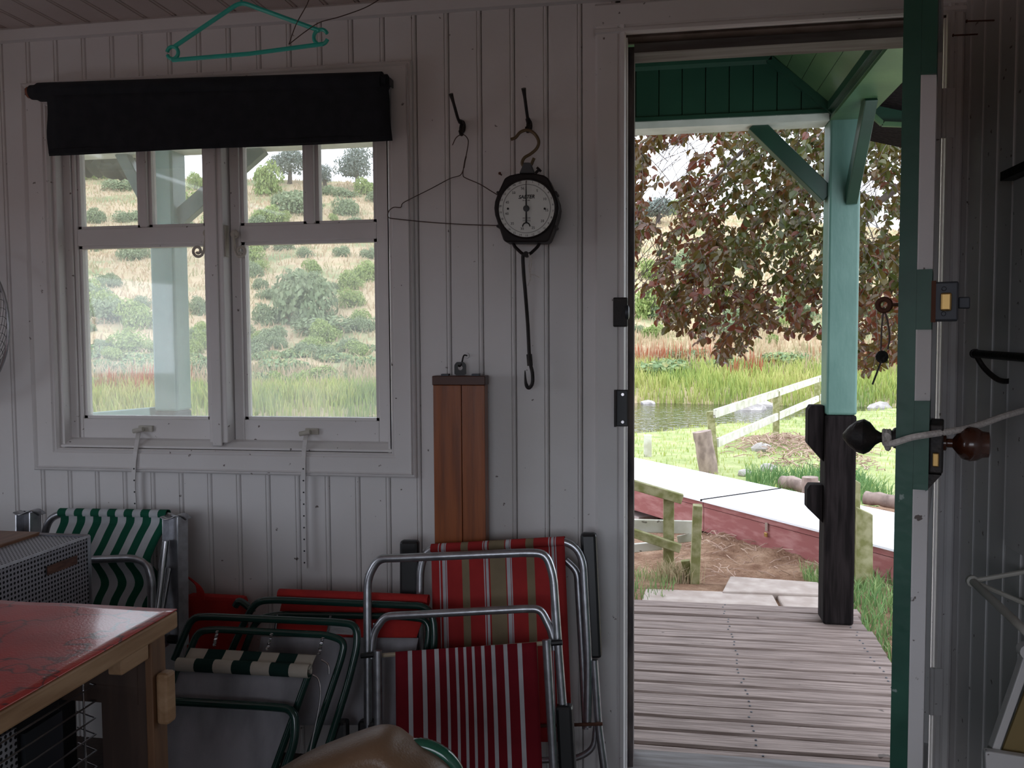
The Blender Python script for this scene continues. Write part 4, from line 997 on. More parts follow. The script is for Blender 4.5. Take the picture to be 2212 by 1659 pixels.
# --- red bag between the chairs
Yb, Kb = -.105, .04
bgx = thing('canvas_bag', P(480, 1640, Yb, Kb), 'flat red canvas bag with a carrying strap leaning on the boards', 'bag')
pp = lambda x, y, dy=0: P(*c3(x, y), Yb+dy, Kb)
MB().prism([pp(1105, 622), pp(1450, 640), pp(1462, 700), pp(1430, 1500), pp(1110, 1500)], (0, .035, 0)).build('bag_body', 'red_canvas', bgx, bevel=.012)
st = smooth_path([pp(1110, 640, -.004), pp(1085, 520, .0), pp(1090, 495, .02), pp(1185, 570, .0), pp(1200, 640, -.006)], 6)
v_ = []
for p in st: v_ += [p+Vector((-.012, 0, .006)), p+Vector((.012, 0, -.006))]
MB().add(v_, [(2*i, 2*i+1, 2*i+3, 2*i+2) for i in range(len(st)-1)]).build('strap', 'red_canvas', bgx, solid=.003)
tube('frame_end', smooth_path([pp(1405, 690, -.02), pp(1430, 660, -.02), pp(1480, 690, -.02), pp(1510, 730, -.02)]), .010, 'dark_green_tube', bgx, 8)
# --- green and white striped aluminium lounger
Y5, K5 = -.20, .14
ch = thing('folding_lounger', P(250, 1600, Y5, K5), 'folded aluminium sun lounger in green and white striped cloth', 'lounger')
c9 = lambda x, y: (x/5.53, 900+y/5.53)
pp = lambda x, y, dy=0: P(*c3(x, y), Y5+dy, K5)
sa, sb = pp(360, 130), pp(1005, 140)
MB().grid(lambda u, v: sa.lerp(sb, u)+Vector((0, math.cos(v*2*math.pi)*.014, math.sin(v*2*math.pi)*.013)), 26, 12).build('cloth_hem', 'cloth_green_white', ch, smooth=True)
rows = [((362, 135), (1003, 145), -.012), ((362, 185), (1000, 195), -.006), ((340, 240), (965, 260), -.03), ((300, 330), (930, 330), -.05), ((255, 395), (900, 405), -.065), ((240, 425), (905, 440), -.055), ((280, 500), (950, 500), -.03), ((300, 560), (960, 570), -.03), ((270, 660), (900, 680), -.045), ((250, 820), (880, 820), -.05)]
ctl = [(pp(*a, d), pp(*b_, d)) for a, b_, d in rows]
LA = smooth_path([a for a, b_ in ctl], 4); LB = smooth_path([b_ for a, b_ in ctl], 4)
nv_ = len(LA)-1
MB().grid(lambda u, v: LA[round(v*nv_)].lerp(LB[round(v*nv_)], u), 26, nv_).build('striped_cloth', 'cloth_green_white', ch, smooth=True, solid=.002)
tube('back_frame', fillet([pp(262, 420, .01), pp(268, 240, .01), pp(300, 165, .005), pp(365, 135, 0), pp(1000, 145, 0), pp(1060, 180, .01), pp(1065, 420, .01)], .05), .0105, 'alu', ch, 10)
tube('seat_frame', fillet([pp(545, 410, -.062), pp(800, 402, -.062), pp(880, 430, -.062), pp(905, 520, -.062), pp(905, 900, -.05)], .06), .011, 'alu', ch, 10)
tube('leg_tube', [pp(990, 300, -.035), pp(935, 760, -.045)], .0105, 'steel', ch, 10)
tube('leg_tube', [pp(1015, 460, -.03), pp(960, 780, -.035)], .0065, 'steel', ch, 10)
def channel(px0, px1, py0, py1, name='arm_channel'):
    y_ = Y5-.035
    a = P(px0, py0, y_, K5); b_ = P(px1, py0, y_, K5); c_ = P(px1+2, py1, y_, K5); d_ = P(px0+2, py1, y_, K5)
    o = MB().prism([a+Vector((0, .03, 0)), b_+Vector((0, .03, 0)), c_+Vector((0, .03, 0)), d_+Vector((0, .03, 0))], (0, .003, 0)).build(name, 'alu', ch)
    MB().prism([a, a+Vector((0, .03, 0)), d_+Vector((0, .03, 0)), d_], (.003, 0, 0)).build('channel_flange', 'alu', o)
    MB().prism([b_-Vector((.012, 0, 0)), b_+Vector((0, .03, 0)), c_+Vector((0, .03, 0)), c_-Vector((.012, 0, 0))], (.003, 0, 0)).build('channel_flange', 'alu', o)
    tp_ = smooth_path([a+Vector((-.003, -.006, .002)), a.lerp(b_, .35)+Vector((0, -.012, -.004)), a.lerp(b_, .7)+Vector((0, -.004, .004)), b_+Vector((-.004, .004, .003)), b_+Vector((.001, .02, -.012))], 5)
    v_ = []
    for p in tp_: v_ += [p, p+Vector((0, .032, 0))]
    MB().add(v_, [(2*i, 2*i+1, 2*i+3, 2*i+2) for i in range(len(tp_)-1)]).build('channel_lip', 'alu', o, smooth=True, solid=.003)
channel(350, 391, 1118, 1400); channel(33, 71, 1108, 1420)
tube('foot_bar', [pp(860, 880, -.01), pp(1060, 890, -.01)], .012, 'black_plastic', ch)
# ================================================================== TABLE, HEATERS, PADDED CHAIR
TZ = .72; TX = -.839; TY = -.905
tb = thing('work_table', (TX-.4, TY-.7, 0), 'rough wooden table topped with glossy red patterned vinyl', 'table')
MB().box(-1.9, TX, -2.1, TY, TZ-.034, TZ-.003).build('top_board', 'raw_wood', tb, bevel=.004)
MB().grid(lambda u, v: Vector((-1.9+(TX+1.9-.001)*u, -2.1+(TY+2.1-.001)*v, TZ-.001+.0022*mnoise.noise(Vector((u*9, v*11, 0))))), 50, 60).build('vinyl_cover', 'red_vinyl', tb, smooth=True, solid=.002)
lx1 = TX-.010; lx0 = lx1-.06
MB().box(lx0-.04, lx1-.014, TY-.065, TY-.028, 0, TZ-.034).build('leg', 'dark_wood', tb)
MB().box(lx1-.014, lx1, TY-.068, TY-.026, 0, TZ-.034).build('leg_edge', 'leg_edge', tb, bevel=.002)
MB().box(lx1-.03, lx1-.004, TY-.145, TY-.069, TZ-.066, TZ-.0345).build('corner_block', 'raw_wood', tb, bevel=.003)
MB().box(-1.85, lx1-.03, TY-.066, TY-.04, TZ-.15, TZ-.066).build('apron', 'dark_wood', tb)
MB().box(lx1+.001, lx1+.024, TY-.062, TY-.034, TZ-.185, TZ-.095).build('stop_block', 'raw_wood', tb, bevel=.006)
MB().box(lx0-.04, lx1-.014, -2.06, -2.02, 0, TZ-.034).build('leg', 'dark_wood', tb)
MB().box(-1.86, -1.80, TY-.065, TY-.028, 0, TZ-.034).build('leg', 'dark_wood', tb)
MB().box(-1.86, -1.80, -2.06, -2.02, 0, TZ-.034).build('leg', 'dark_wood', tb)
# wire-guarded heater under the table
hx = -.958
ht = thing('wire_heater', (hx-.2, -1.3, 0), 'dark cabinet heater with chrome wire guard standing under the red table', 'heater')
MB().box(hx-.40, hx-.06, -1.75, -.98, 0, .60).build('cabinet', 'cabinet_black', ht, bevel=.01)
MB().box(hx-.06, hx-.05, -1.66, -1.10, .08, .58).build('radiant_mesh', 'perforated_sheet', ht)
MB().box(hx-.06, hx-.052, -1.08, -.99, .10, .56).build('side_panel', 'lock_grey', ht)
for i in range(19):
    zz = .08+i*.029
    tube('guard_wire', [Vector((hx-.055, -1.74, zz)), Vector((hx, -1.72, zz)), Vector((hx, -.975, zz)), Vector((hx-.05, -.955, zz))], .0016, 'steel', ht, 6)
for yy in (-1.70, -1.35, -1.0):
    tube('guard_upright', [Vector((hx-.003, yy, .07)), Vector((hx-.003, yy, .615))], .0018, 'steel', ht, 6)
# perforated metal heater behind the table
yf = -.40
cz = P(192, 1158, yf); bxx = cz.x
ht = thing('perforated_heater', (bxx-.25, -.6, 0), 'perforated metal heater with a wood-grain lid standing behind the red table', 'heater')
MB().box(bxx-.60, bxx-.002, -.86, yf-.002, cz.z-.24, cz.z-.002).build('casing', 'perforated_sheet', ht)
MB().box(bxx-.58, bxx-.03, -.84, yf-.03, 0, cz.z-.24).build('base_cabinet', 'cabinet_black', ht)
ed = MB()
for a, b_ in (((bxx, -.86, cz.z), (bxx, yf, cz.z)), ((bxx-.20, yf, cz.z), (bxx, yf, cz.z)), ((bxx, yf, cz.z-.24), (bxx, yf, cz.z))): ed.bar(a, b_, .006, .006, (1, .3, .2))
ed.build('edge_trim', 'alu', ht)
MB().box(bxx-.62, bxx-.135, -.87, yf+.002, cz.z-.006, cz.z+.006).build('lid', 'walnut_top', ht, bevel=.002)
a, e = PX(101, 1233, bxx), PX(165, 1212, bxx)
hpl = .021
MB().prism([Vector((bxx+.001, a.y, a.z-hpl*.5)), Vector((bxx+.001, e.y, a.z-hpl*.5)), Vector((bxx+.001, e.y, a.z+hpl*.5)), Vector((bxx+.001, a.y, a.z+hpl*.5))], (.002, 0, 0)).build('name_plate', 'plate_brown', ht)
# padded chair close to the camera
yp = -1.02
pc = thing('padded_chair', (P(820, 1640, yp).x, yp, 0), 'tan padded vinyl chair with a bright green tube frame', 'chair')
prof_ = [(560, 1700), (640, 1652), (700, 1626), (770, 1600), (808, 1592), (836, 1597), (862, 1616), (895, 1638), (930, 1658), (960, 1685), (975, 1720)]
fr = smooth_path(L(prof_, yp), 5)
zb_ = .40
def pad(u, v):
    p = fr[min(len(fr)-1, round(u*(len(fr)-1)))].copy()
    a = (v-.5)*math.pi
    p.y = yp+.02+.055*math.sin(a) if v < 1 else p.y
    p.z = p.z-.028*(1-math.cos(a)); return p
def padfull(u, v):
    if v < .15: q_ = pad(u, 0); q_.z = zb_+(q_.z-zb_)*(v/.15); return q_
    if v > .85: q_ = pad(u, .999); q_.z = zb_+(q_.z-zb_)*((1-v)/.15); return q_
    return pad(u, (v-.15)/.7*.999)
MB().grid(padfull, len(fr)-1, 20).build('back_pad', 'tan_vinyl', pc, smooth=True, solid=.004)
MB().box(fr[0].x+.02, fr[-1].x-.02, yp-.40, yp+.03, .38, .44).build('seat_pad', 'tan_vinyl', pc, bevel=.02)
gt = smooth_path([P(868, 1640, yp+.05), P(885, 1616, yp+.05), P(910, 1611, yp+.05), P(940, 1620, yp+.05), P(968, 1640, yp+.05), P(988, 1672, yp+.05), P(1000, 1730, yp+.05)], 6)
tube('back_tube', gt+[Vector((gt[-1].x, gt[-1].y, .0))], .0125, 'bright_green_tube', pc, 10)
for xx, yy in ((fr[0].x+.04, yp+.02), (fr[0].x+.04, yp-.36), (fr[-1].x-.04, yp-.36)):
    tube('leg', [Vector((xx, yy, 0)), Vector((xx, yy, .39))], .0125, 'bright_green_tube', pc, 10)
# ================================================================== THINGS ON THE SIDE WALL
rl = thing('coat_rail', PX(2165, 800, XR), 'black fluted rail on a curved bracket fixed to the side wall', 'rail')
rx = XR-.055
a = PX(2106, 764, rx)
tube('rail', [a, a+Vector((0, -.75, -.006))], .0085, 'black_iron', rl, 10)
MB().lathe([(-.006, .006), (-.003, .0105), (.004, .0105)], a, (0, -1, 0), 12).build('end_cap', 'black_iron', rl, smooth=True)
wpt = Vector((XR-.006, a.y-.075, a.z-.048))
tube('bracket', smooth_path([a+Vector((0, -.002, 0)), a+Vector((.012, -.02, -.03)), a+Vector((.03, -.05, -.054)), wpt+Vector((-.004, .0, -.006)), wpt+Vector((0, 0, .012))]), .0058, 'black_iron', rl, 8)
MB().box(XR-.006, XR, wpt.y-.012, wpt.y+.012, wpt.z-.028, wpt.z+.03).build('wall_plate', 'lock_grey', rl)
tw = thing('towel_bar', PX(2155, 1260, XR), 'pale painted towel bar on two struts low on the side wall', 'rail')
a = PX(2100, 1255, XR-.095)
MB().lathe([(-.008, .006), (-.004, .012), (.004, .012), (.008, .006)], a, (0, -1, 0), 12).build('end_ball', 'moss_painted', tw, smooth=True)
tube('bar', [a, Vector((XR-.10, a.y-.60, a.z-.03))], .0078, 'moss_painted', tw, 10)
for dz_ in (.030, -.035):
    e = Vector((XR-.004, a.y-.025, a.z+dz_))
    tube('strut', [a, e], .0048, 'moss_painted', tw, 8)
    MB().lathe([(0, .010), (.006, .008)], e+Vector((.004, 0, 0)), (-1, 0, 0), 10).build('wall_rose', 'moss_painted', tw, smooth=True)
yq = -.58
fr_ = thing('white_folding_frame', (P(2180, 1640, yq).x, yq, 0), 'white-painted timber frame with a yellowish panel leaning near the side wall', 'frame')
MB().prism([P(2134, 1645, yq), P(2152, 1645, yq), P(2215, 1470, yq), P(2240, 1400, yq), P(2218, 1400, yq), P(2195, 1470, yq)], (0, .022, 0)).build('leg', 'white_paint', fr_, bevel=.002)
a, e = P(2128, 1650, yq-.02), P(2240, 1672, yq-.02)
MB().prism([a+Vector((0, 0, .022)), P(2138, 1624, yq-.02), P(2240, 1640, yq-.02), P(2240, 1690, yq-.02), P(2130, 1668, yq-.02)], (0, .019, 0)).build('rail', 'white_paint', fr_, bevel=.003)
MB().prism([P(2160, 1636, yq+.01), P(2240, 1650, yq+.01), P(2240, 1440, yq+.01), P(2224, 1470, yq+.01)], (0, .006, 0)).build('panel', 'yellow_board', fr_)
lo = P(2128, 1660, yq)
MB().box(lo.x+.01, lo.x+.03, yq, yq+.02, 0, lo.z).box(lo.x+.10, lo.x+.12, yq, yq+.02, 0, lo.z).build('leg', 'white_paint', fr_)
p = PX(2213, 1405, XR-.03)
MB().lathe([(-.01, .014), (.01, .014)], P(2216, 1405, yq), (0, 1, 0), 14).build('hinge_boss', 'white_paint', fr_, smooth=True)
wc = thing('wall_board', PX(2200, 600, XR), 'white board with a dark ledge on top fixed to the side wall', 'board')
yy1 = PX(2190, 450, XR-.02).y
ztop = PX(2195, 388, XR-.02).z
MB().box(XR-.022, XR, yy1-.5, yy1, ztop-.75, ztop).build('panel', 'white_paint', wc, bevel=.003)
MB().box(XR-.045, XR, yy1-.5, yy1+.006, ztop, ztop+.018).build('ledge', 'black_iron', wc)
# ================================================================== GROUND, RIVER, HILLSIDE
def lerp_tab(x, tab):
    if x <= tab[0][0]: return tab[0][1]
    for (a, p), (b_, q_) in zip(tab, tab[1:]):
        if x <= b_: return p+(q_-p)*(x-a)/(b_-a)
    return tab[-1][1]
def near_edge(x): return lerp_tab(x, [(-40, 9.5), (-6, 9.5), (-.3, 11.7), (5, 17.1), (12, 19.5), (60, 20)])
def far_edge(x): return lerp_tab(x, [(-60, 17), (-17.5, 22.2), (-9.3, 24.1), (-.8, 30.8), (8.3, 29.5), (30, 27), (60, 26)])
def ss(a, b_, x):
    t_ = max(0, min(1, (x-a)/(b_-a))); return t_*t_*(3-2*t_)
WATER = -1.3
def terr(x, y):
    z = -.14-.13*ss(2.3, 3.0, y)-.08*ss(4, 7, y)
    z += .02*mnoise.noise(Vector((x*1.3, y*1.3, 0)))*ss(1.8, 3, y)
    if 1.7 < y < 5.7: z += .035*mnoise.noise(Vector((x*4, y*4, 6)))*ss(2.7, 3.2, y)+.018*mnoise.noise(Vector((x*13, y*13, 6)))*ss(2.6, 3.0, y)-.15*ss(3.9, 4.7, y)*(1-ss(-.2, .6, x))*(1-ss(5.2, 6.5, y))
    ne, fe = near_edge(x), far_edge(x)
    z += -1.9*ss(ne, ne+1.6, y)
    if y > fe-2:
        z2 = -2.2+ss(fe-2, fe+.8, y)*1.45
        d = max(0, y-fe-.8)
        crest = 14.6-(.065 if x < 0 else .13)*max(-60, min(40, x))+.5*mnoise.noise(Vector((x*.05, 3, 0)))
        Lh = 60
        s_ = min(d/Lh, 1)
        z2 += (crest+.75)*(.93*s_+.07*s_*s_)+.8*mnoise.noise(Vector((x*.09, y*.09, 5)))*ss(2, 12, d)*(1-ss(40, 58, d))
        if d > Lh: z2 -= (d-Lh)*.12
        z = z2
    return z
def grid_land(name, xs, ys, mat, extra=0.0):
    nx, ny = len(xs), len(ys)
    vs = [(x, y, terr(x, y)+extra) for y in ys for x in xs]
    fs = [(j*nx+i, j*nx+i+1, (j+1)*nx+i+1, (j+1)*nx+i) for j in range(ny-1) for i in range(nx-1)]
    o = MB().add(vs, fs).build(name, mat, smooth=True); tag(o, None, None, None, 'structure'); return o
fr_x = list(np.linspace(-9, -1.2, 30))[:-1]+list(np.linspace(-1.2, 2.6, 110))+list(np.linspace(2.6, 9, 24))[1:]
g1 = grid_land('ground_earth', fr_x, list(np.linspace(.10, 2.0, 16))[:-1]+list(np.linspace(2.0, 5.6, 100)), 'earth')
g2 = grid_land('ground_lawn', list(np.linspace(-40, 40, 110)), list(np.linspace(5.6, 19.6, 60)), 'lawn_grass')
g3 = grid_land('ground_hillside', list(np.linspace(-75, 60, 160)), list(np.linspace(17, 120, 150)), 'hill_grass')
rv = MB().grid(lambda u, v: Vector((-75+135*u, 9+26*v, WATER)), 4, 4).build('river', 'river_water'); tag(rv, None, None, None, 'structure')
# land beyond the frame so that the sky does not shine from below
for nm_, x0, x1, y0, y1 in (('ground_side', -40, -9, -30, 5.6), ('ground_side', 9, 40, -30, 5.6), ('ground_side', -9, 9, -30, -3.8)):
    o = MB().box(x0, x1, y0, y1, -.5, -.2).build('ground_side', 'earth'); tag(o, None, None, None, 'structure')
def hit(px, py):
    d = ray(px, py); d = d/d.y; t_ = 5.0
    p = CAM.copy()
    while t_ < 130:
        p = CAM+d*t_
        if p.z < terr(p.x, p.y): return Vector((p.x, p.y, terr(p.x, p.y)))
        t_ += .25 if t_ < 40 else .5
    return None
# ---------------------------------------------------------------- foliage meshes
def leaf_cloud(name, n, mat, size, shape, seed, mound=.35, lumps=9):
    r = np.random.default_rng(seed)
    cen = r.normal(size=(lumps, 3)); cen /= np.linalg.norm(cen, axis=1)[:, None]; cen[:, 2] = np.abs(cen[:, 2])*.9
    cen *= r.uniform(.25, .62, (lumps, 1)); rad = r.uniform(.32, .55, lumps)
    k_ = r.integers(0, lumps, n); d = r.normal(size=(n, 3)); d /= np.linalg.norm(d, axis=1)[:, None]
    d[:, 2] = np.where(r.random(n) < .7, np.abs(d[:, 2]), d[:, 2])
    p = cen[k_]+d*(rad[k_]*r.uniform(.75, 1.05, n))[:, None]
    p[:, 2] = np.maximum(p[:, 2], 0.0)
    p *= np.array(shape)
    nrm = d+r.normal(size=(n, 3))*.6; nrm /= np.linalg.norm(nrm, axis=1)[:, None]
    a = np.cross(nrm, r.normal(size=(n, 3))); a /= np.linalg.norm(a, axis=1)[:, None]; b_ = np.cross(nrm, a)
    s_ = size*r.uniform(.6, 1.3, n)[:, None]
    V = np.empty((n, 4, 3)); V[:, 0] = p-a*s_; V[:, 1] = p+b_*s_*.55; V[:, 2] = p+a*s_; V[:, 3] = p-b_*s_*.55
    me = bpy.data.meshes.new(name); F = np.arange(n*4).reshape(n, 4)
    me.from_pydata(V.reshape(-1, 3).tolist(), [], F.tolist())
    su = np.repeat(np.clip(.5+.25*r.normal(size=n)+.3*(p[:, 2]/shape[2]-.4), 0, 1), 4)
    at = me.attributes.new('su', 'FLOAT', 'POINT'); at.data.foreach_set('value', su.astype(np.float32))
    me.materials.append(MATS[mat]); return me
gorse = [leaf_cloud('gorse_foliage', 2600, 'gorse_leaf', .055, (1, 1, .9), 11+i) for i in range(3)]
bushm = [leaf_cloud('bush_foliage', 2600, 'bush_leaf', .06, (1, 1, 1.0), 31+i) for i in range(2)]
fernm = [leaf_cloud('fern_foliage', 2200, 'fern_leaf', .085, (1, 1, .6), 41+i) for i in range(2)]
farm = [leaf_cloud('tree_foliage', 3600, 'far_leaf_haze', .045, (1, 1, 1.1), 51+i, lumps=14) for i in range(2)]
stem_me = MB().tube([Vector((0, 0, -.2)), Vector((.03, .02, .25)), Vector((-.02, .0, .5))], [.05, .04, .02], 6).mesh('stem', True); stem_me.materials.append(MATS['bark'])
KINDS = {'gorse': (gorse, 'gorse_bush', 'grey-green gorse bush growing on the dry hillside across the river', 'gorse bushes on the far hillside'),
         'bush': (bushm, 'broom_bush', 'bright green rounded bush growing on the dry hillside across the river', 'green bushes on the far hillside'),
         'fern': (fernm, 'fern_clump', 'clump of yellowing green fern on the far river bank', 'fern clumps on the far bank')}
def plant(kind, px, py, wpx, hpx=None, lab2=None, sink=.12):
    p = hit(px, py)
    if p is None: return
    mset, nm_, lab, grp = KINDS[kind]
    depth = (p-CAM).dot(_f); R_b = wpx/2*depth/FPX; H_b = (hpx or wpx*.75)*depth/FPX
    sz_ = 'small low' if R_b < 1.1 else ('middling' if R_b < 2.0 else 'broad')
    lab = sz_+' '+lab; grp = sz_+' '+grp
    o = thing(nm_, p, lab2 or lab, 'bush', None if lab2 else grp); o.rotation_euler.z = random.uniform(0, 6.3)
    o.scale = (R_b, R_b, H_b*.95)
    for me, n_ in ((random.choice(mset), 'foliage'), (stem_me, 'stem')):
        c_ = bpy.data.objects.new(n_, me); COL.objects.link(c_); c_.parent = o
    o.location.z -= sink*H_b
W_L = [  # kind, base px, py, width px, height px
    ('gorse', 240, 690, 130, 90, 'broad grey-green gorse thicket left of the pale teal post'), ('bush', 300, 705, 110, 80, 'rounded light green bush touching the pale teal post'), ('gorse', 205, 660, 100, 80), ('gorse', 280, 480, 70, 45), ('bush', 215, 385, 130, 60), ('gorse', 265, 410, 110, 45),
    ('gorse', 205, 480, 60, 50), ('fern', 220, 840, 140, 70), ('fern', 290, 800, 120, 60), ('gorse', 430, 680, 70, 70), ('gorse', 425, 740, 80, 60), ('fern', 430, 790, 90, 60),
    ('gorse', 290, 560, 80, 40), ('fern', 215, 770, 110, 60), ('bush', 430, 410, 60, 50),
    ('bush', 575, 420, 100, 95, 'tall bright green bush just below the spreading hazy skyline tree'), ('gorse', 645, 460, 150, 90), ('gorse', 655, 690, 190, 180, 'largest grey-green gorse thicket, tree-high, midway up the dry hillside'), ('gorse', 720, 720, 210, 60), ('gorse', 570, 700, 90, 80), ('gorse', 790, 715, 70, 60),
    ('bush', 675, 760, 70, 50), ('fern', 620, 800, 150, 70), ('fern', 715, 820, 120, 70), ('fern', 565, 830, 100, 70), ('fern', 785, 790, 90, 60), ('gorse', 740, 425, 90, 35), ('bush', 795, 420, 70, 50),
    ('gorse', 765, 485, 45, 28), ('gorse', 700, 420, 60, 35), ('gorse', 800, 560, 60, 40), ('gorse', 545, 600, 60, 60), ('gorse', 620, 540, 70, 40),
    ('bush', 1395, 690, 110, 110, 'leafy green bush against the left door jamb, under the beech leaves'), ('gorse', 1450, 690, 90, 60), ('bush', 1400, 600, 80, 60), ('fern', 1420, 800, 190, 70), ('fern', 1490, 770, 120, 50), ('gorse', 1600, 720, 130, 60), ('gorse', 1720, 690, 120, 70),
    ('fern', 1570, 790, 130, 50), ('fern', 1700, 780, 140, 50), ('fern', 1900, 780, 120, 60), ('gorse', 1890, 690, 100, 70), ('gorse', 1500, 560, 90, 50), ('gorse', 1650, 540, 100, 50), ('gorse', 1900, 570, 90, 50), ('bush', 1550, 640, 90, 70)]
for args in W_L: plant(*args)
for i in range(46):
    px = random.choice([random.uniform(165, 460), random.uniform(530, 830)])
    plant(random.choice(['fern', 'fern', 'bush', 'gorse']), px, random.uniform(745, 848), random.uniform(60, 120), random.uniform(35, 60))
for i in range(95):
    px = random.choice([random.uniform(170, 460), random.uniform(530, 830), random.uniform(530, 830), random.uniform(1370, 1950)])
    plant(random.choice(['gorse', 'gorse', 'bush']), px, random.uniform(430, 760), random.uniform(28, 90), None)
# skyline trees
for i, (px, py, wpx, hpx, lab) in enumerate([(770, 398, 110, 110, 'tall hazy tree on the skyline above the window casement bar'), (625, 385, 120, 90, 'spreading hazy tree on the skyline behind the bright green bush'), (700, 392, 60, 60, 'small hazy tree on the skyline between two larger trees'), (1420, 470, 120, 70, 'hazy tree on the skyline behind the copper beech leaves')]):
    p = hit(px, py+14)
    if p is None: continue
    depth = (p-CAM).dot(_f)
    o = thing('skyline_tree', p-Vector((0, 0, .3)), lab, 'tree', 'trees on the skyline'); R_b = wpx/2*depth/FPX; H_b = hpx*depth/FPX
    c_ = bpy.data.objects.new('crown', farm[i % 2]); COL.objects.link(c_); c_.parent = o; c_.scale = (R_b, R_b, H_b*.62); c_.location = (0, 0, H_b*.36)
    t_ = tube('trunk', [Vector((0, 0, -.3)), Vector((.1, 0, H_b*.3)), Vector((0, .1, H_b*.7))], [.28, .2, .08], 'bark', None, 6); t_.parent = o
# ---------------------------------------------------------------- grasses (uncountable)
def blades(name, pts, h, w, mat, lean=.35, parent=None, label=None, cat=None, cb=.5, cv=.3):
    n = len(pts); pts = np.array(pts); r = rng
    a = r.uniform(0, 2*np.pi, n); hh = h*r.uniform(.55, 1.25, n); ww = w*r.uniform(.6, 1.3, n)
    sx, sy = np.cos(a)*ww/2, np.sin(a)*ww/2
    la = r.uniform(0, 2*np.pi, n); lm = hh*lean*r.uniform(.2, 1.2, n); lx, ly = np.cos(la)*lm, np.sin(la)*lm
    V = np.empty((n, 5, 3))
    V[:, 0] = pts+np.stack([-sx, -sy, 0*sx-.03], 1); V[:, 1] = pts+np.stack([sx, sy, 0*sx-.03], 1)
    V[:, 2] = pts+np.stack([sx*.7+lx*.35, sy*.7+ly*.35, hh*.6], 1); V[:, 3] = pts+np.stack([-sx*.7+lx*.35, -sy*.7+ly*.35, hh*.6], 1)
    V[:, 4] = pts+np.stack([lx, ly, hh], 1)
    b0 = np.arange(n)*5
    F = [tuple(x) for x in np.stack([b0, b0+1, b0+2, b0+3], 1).tolist()]+[tuple(x) for x in np.stack([b0+3, b0+2, b0+4], 1).tolist()]
    me = bpy.data.meshes.new(name); me.from_pydata(V.reshape(-1, 3).tolist(), [], F)
    nn = np.array([mnoise.noise(Vector((p_[0]*.5, p_[1]*.5, 2))) for p_ in pts.tolist()])
    su = np.repeat(np.clip(cb+cv*.7*r.normal(size=n)+.55*nn, 0, 1), 5)
    at = me.attributes.new('su', 'FLOAT', 'POINT'); at.data.foreach_set('value', su.astype(np.float32))
    me.materials.append(MATS[mat])
    o = bpy.data.objects.new(name, me); COL.objects.link(o); tag(o, label, cat, None, 'stuff')
    if parent: adopt(o, parent)
    return o
def in_view(x, y, pad=.06):
    d = Vector((x, y, 0))-CAM; dep = d.dot(_f); u = d.dot(_r)/dep; return -.6-pad < u < .6+pad
def scatter(n, x0, x1, d0, d1, edge, cond=None, band=False):
    out = []
    while len(out) < n:
        x = random.uniform(x0, x1); k_ = (.42+.58*ss(-7, -2, x)) if band else 1; d_ = random.uniform(d0, d1); y = edge(x)+(d_*k_ if d_ > 0 else d_)
        if cond and not cond(x, y): 
            if random.random() > .002: continue
        out.append((x, y, terr(x, y)))
    return out
vis = lambda x, y: in_view(x, y)
blades('bank_grass', scatter(22000, -24, 14, -.6, 3.4, far_edge, vis, True), .55, .04, 'grass_blade', .35, None, 'bright green tall grass along the far river bank', 'grass')
blades('straw_grass', scatter(9000, -24, 14, 2.2, 9, far_edge, vis, True), .5, .05, 'dry_blade', .4, None, 'straw-coloured grass behind the green river bank grass', 'grass')
dk_ = [p for p in scatter(7000, -24, 14, 1.8, 5.0, far_edge, vis, True) if mnoise.noise(Vector((p[0]*.45, p[1]*.5, 8))) > .12][:1500]
blades('dock_spikes', dk_, .80, .05, 'dock_spike', .12, None, 'rust-red dock spikes standing in the far bank grass', 'plants')
blades('hill_tufts', scatter(46000, -55, 25, 5, 62, far_edge, vis), .30, .07, 'dry_blade', .8, None, 'dry straw tufts covering the far hillside', 'grass')
pts = [(x, y, terr(x, y)) for x, y in zip(rng.uniform(.88, 2.2, 5200), rng.uniform(1.0, 3.2, 5200)) if mnoise.noise(Vector((x*2, y*2, 1))) > -.25-.3*(x < 1.2) and not (x < .9 and y < 1.6)]
blades('verge_grass', pts, .09, .008, 'lush_blade', .6, None, 'lush green grass growing beside the deck edge', 'grass', .6)
pts = [(x, y, terr(x, y)) for x, y in zip(rng.uniform(.95, 2.1, 1700), rng.uniform(5.7, 7.3, 1700)) if mnoise.noise(Vector((x*1.2, y*1.2, 4))) > -.15]
blades('tussock_grass', pts, .20, .012, 'lush_blade', .7, None, 'blue-green tussocks of grass beyond the white-topped box', 'grass', .4)
pts = [(x, y, terr(x, y)) for x, y in zip(rng.uniform(-4, 9, 16000), rng.uniform(6.0, 18, 16000)) if y < near_edge(x) and in_view(x, y)]
blades('lawn_blades', pts, .055, .012, 'grass_blade', .6, None, 'short mown bright green lawn grass by the river', 'grass', .55)
pts = [(x, y, terr(x, y)) for x, y in zip(rng.uniform(-.5, .1, 900), rng.uniform(2.0, 3.0, 900)) if mnoise.noise(Vector((x*3, y*3, 1))) > .05]
blades('path_grass', pts, .07, .006, 'lush_blade', .6, None, 'sparse grass beside the mossy gate fence', 'grass')
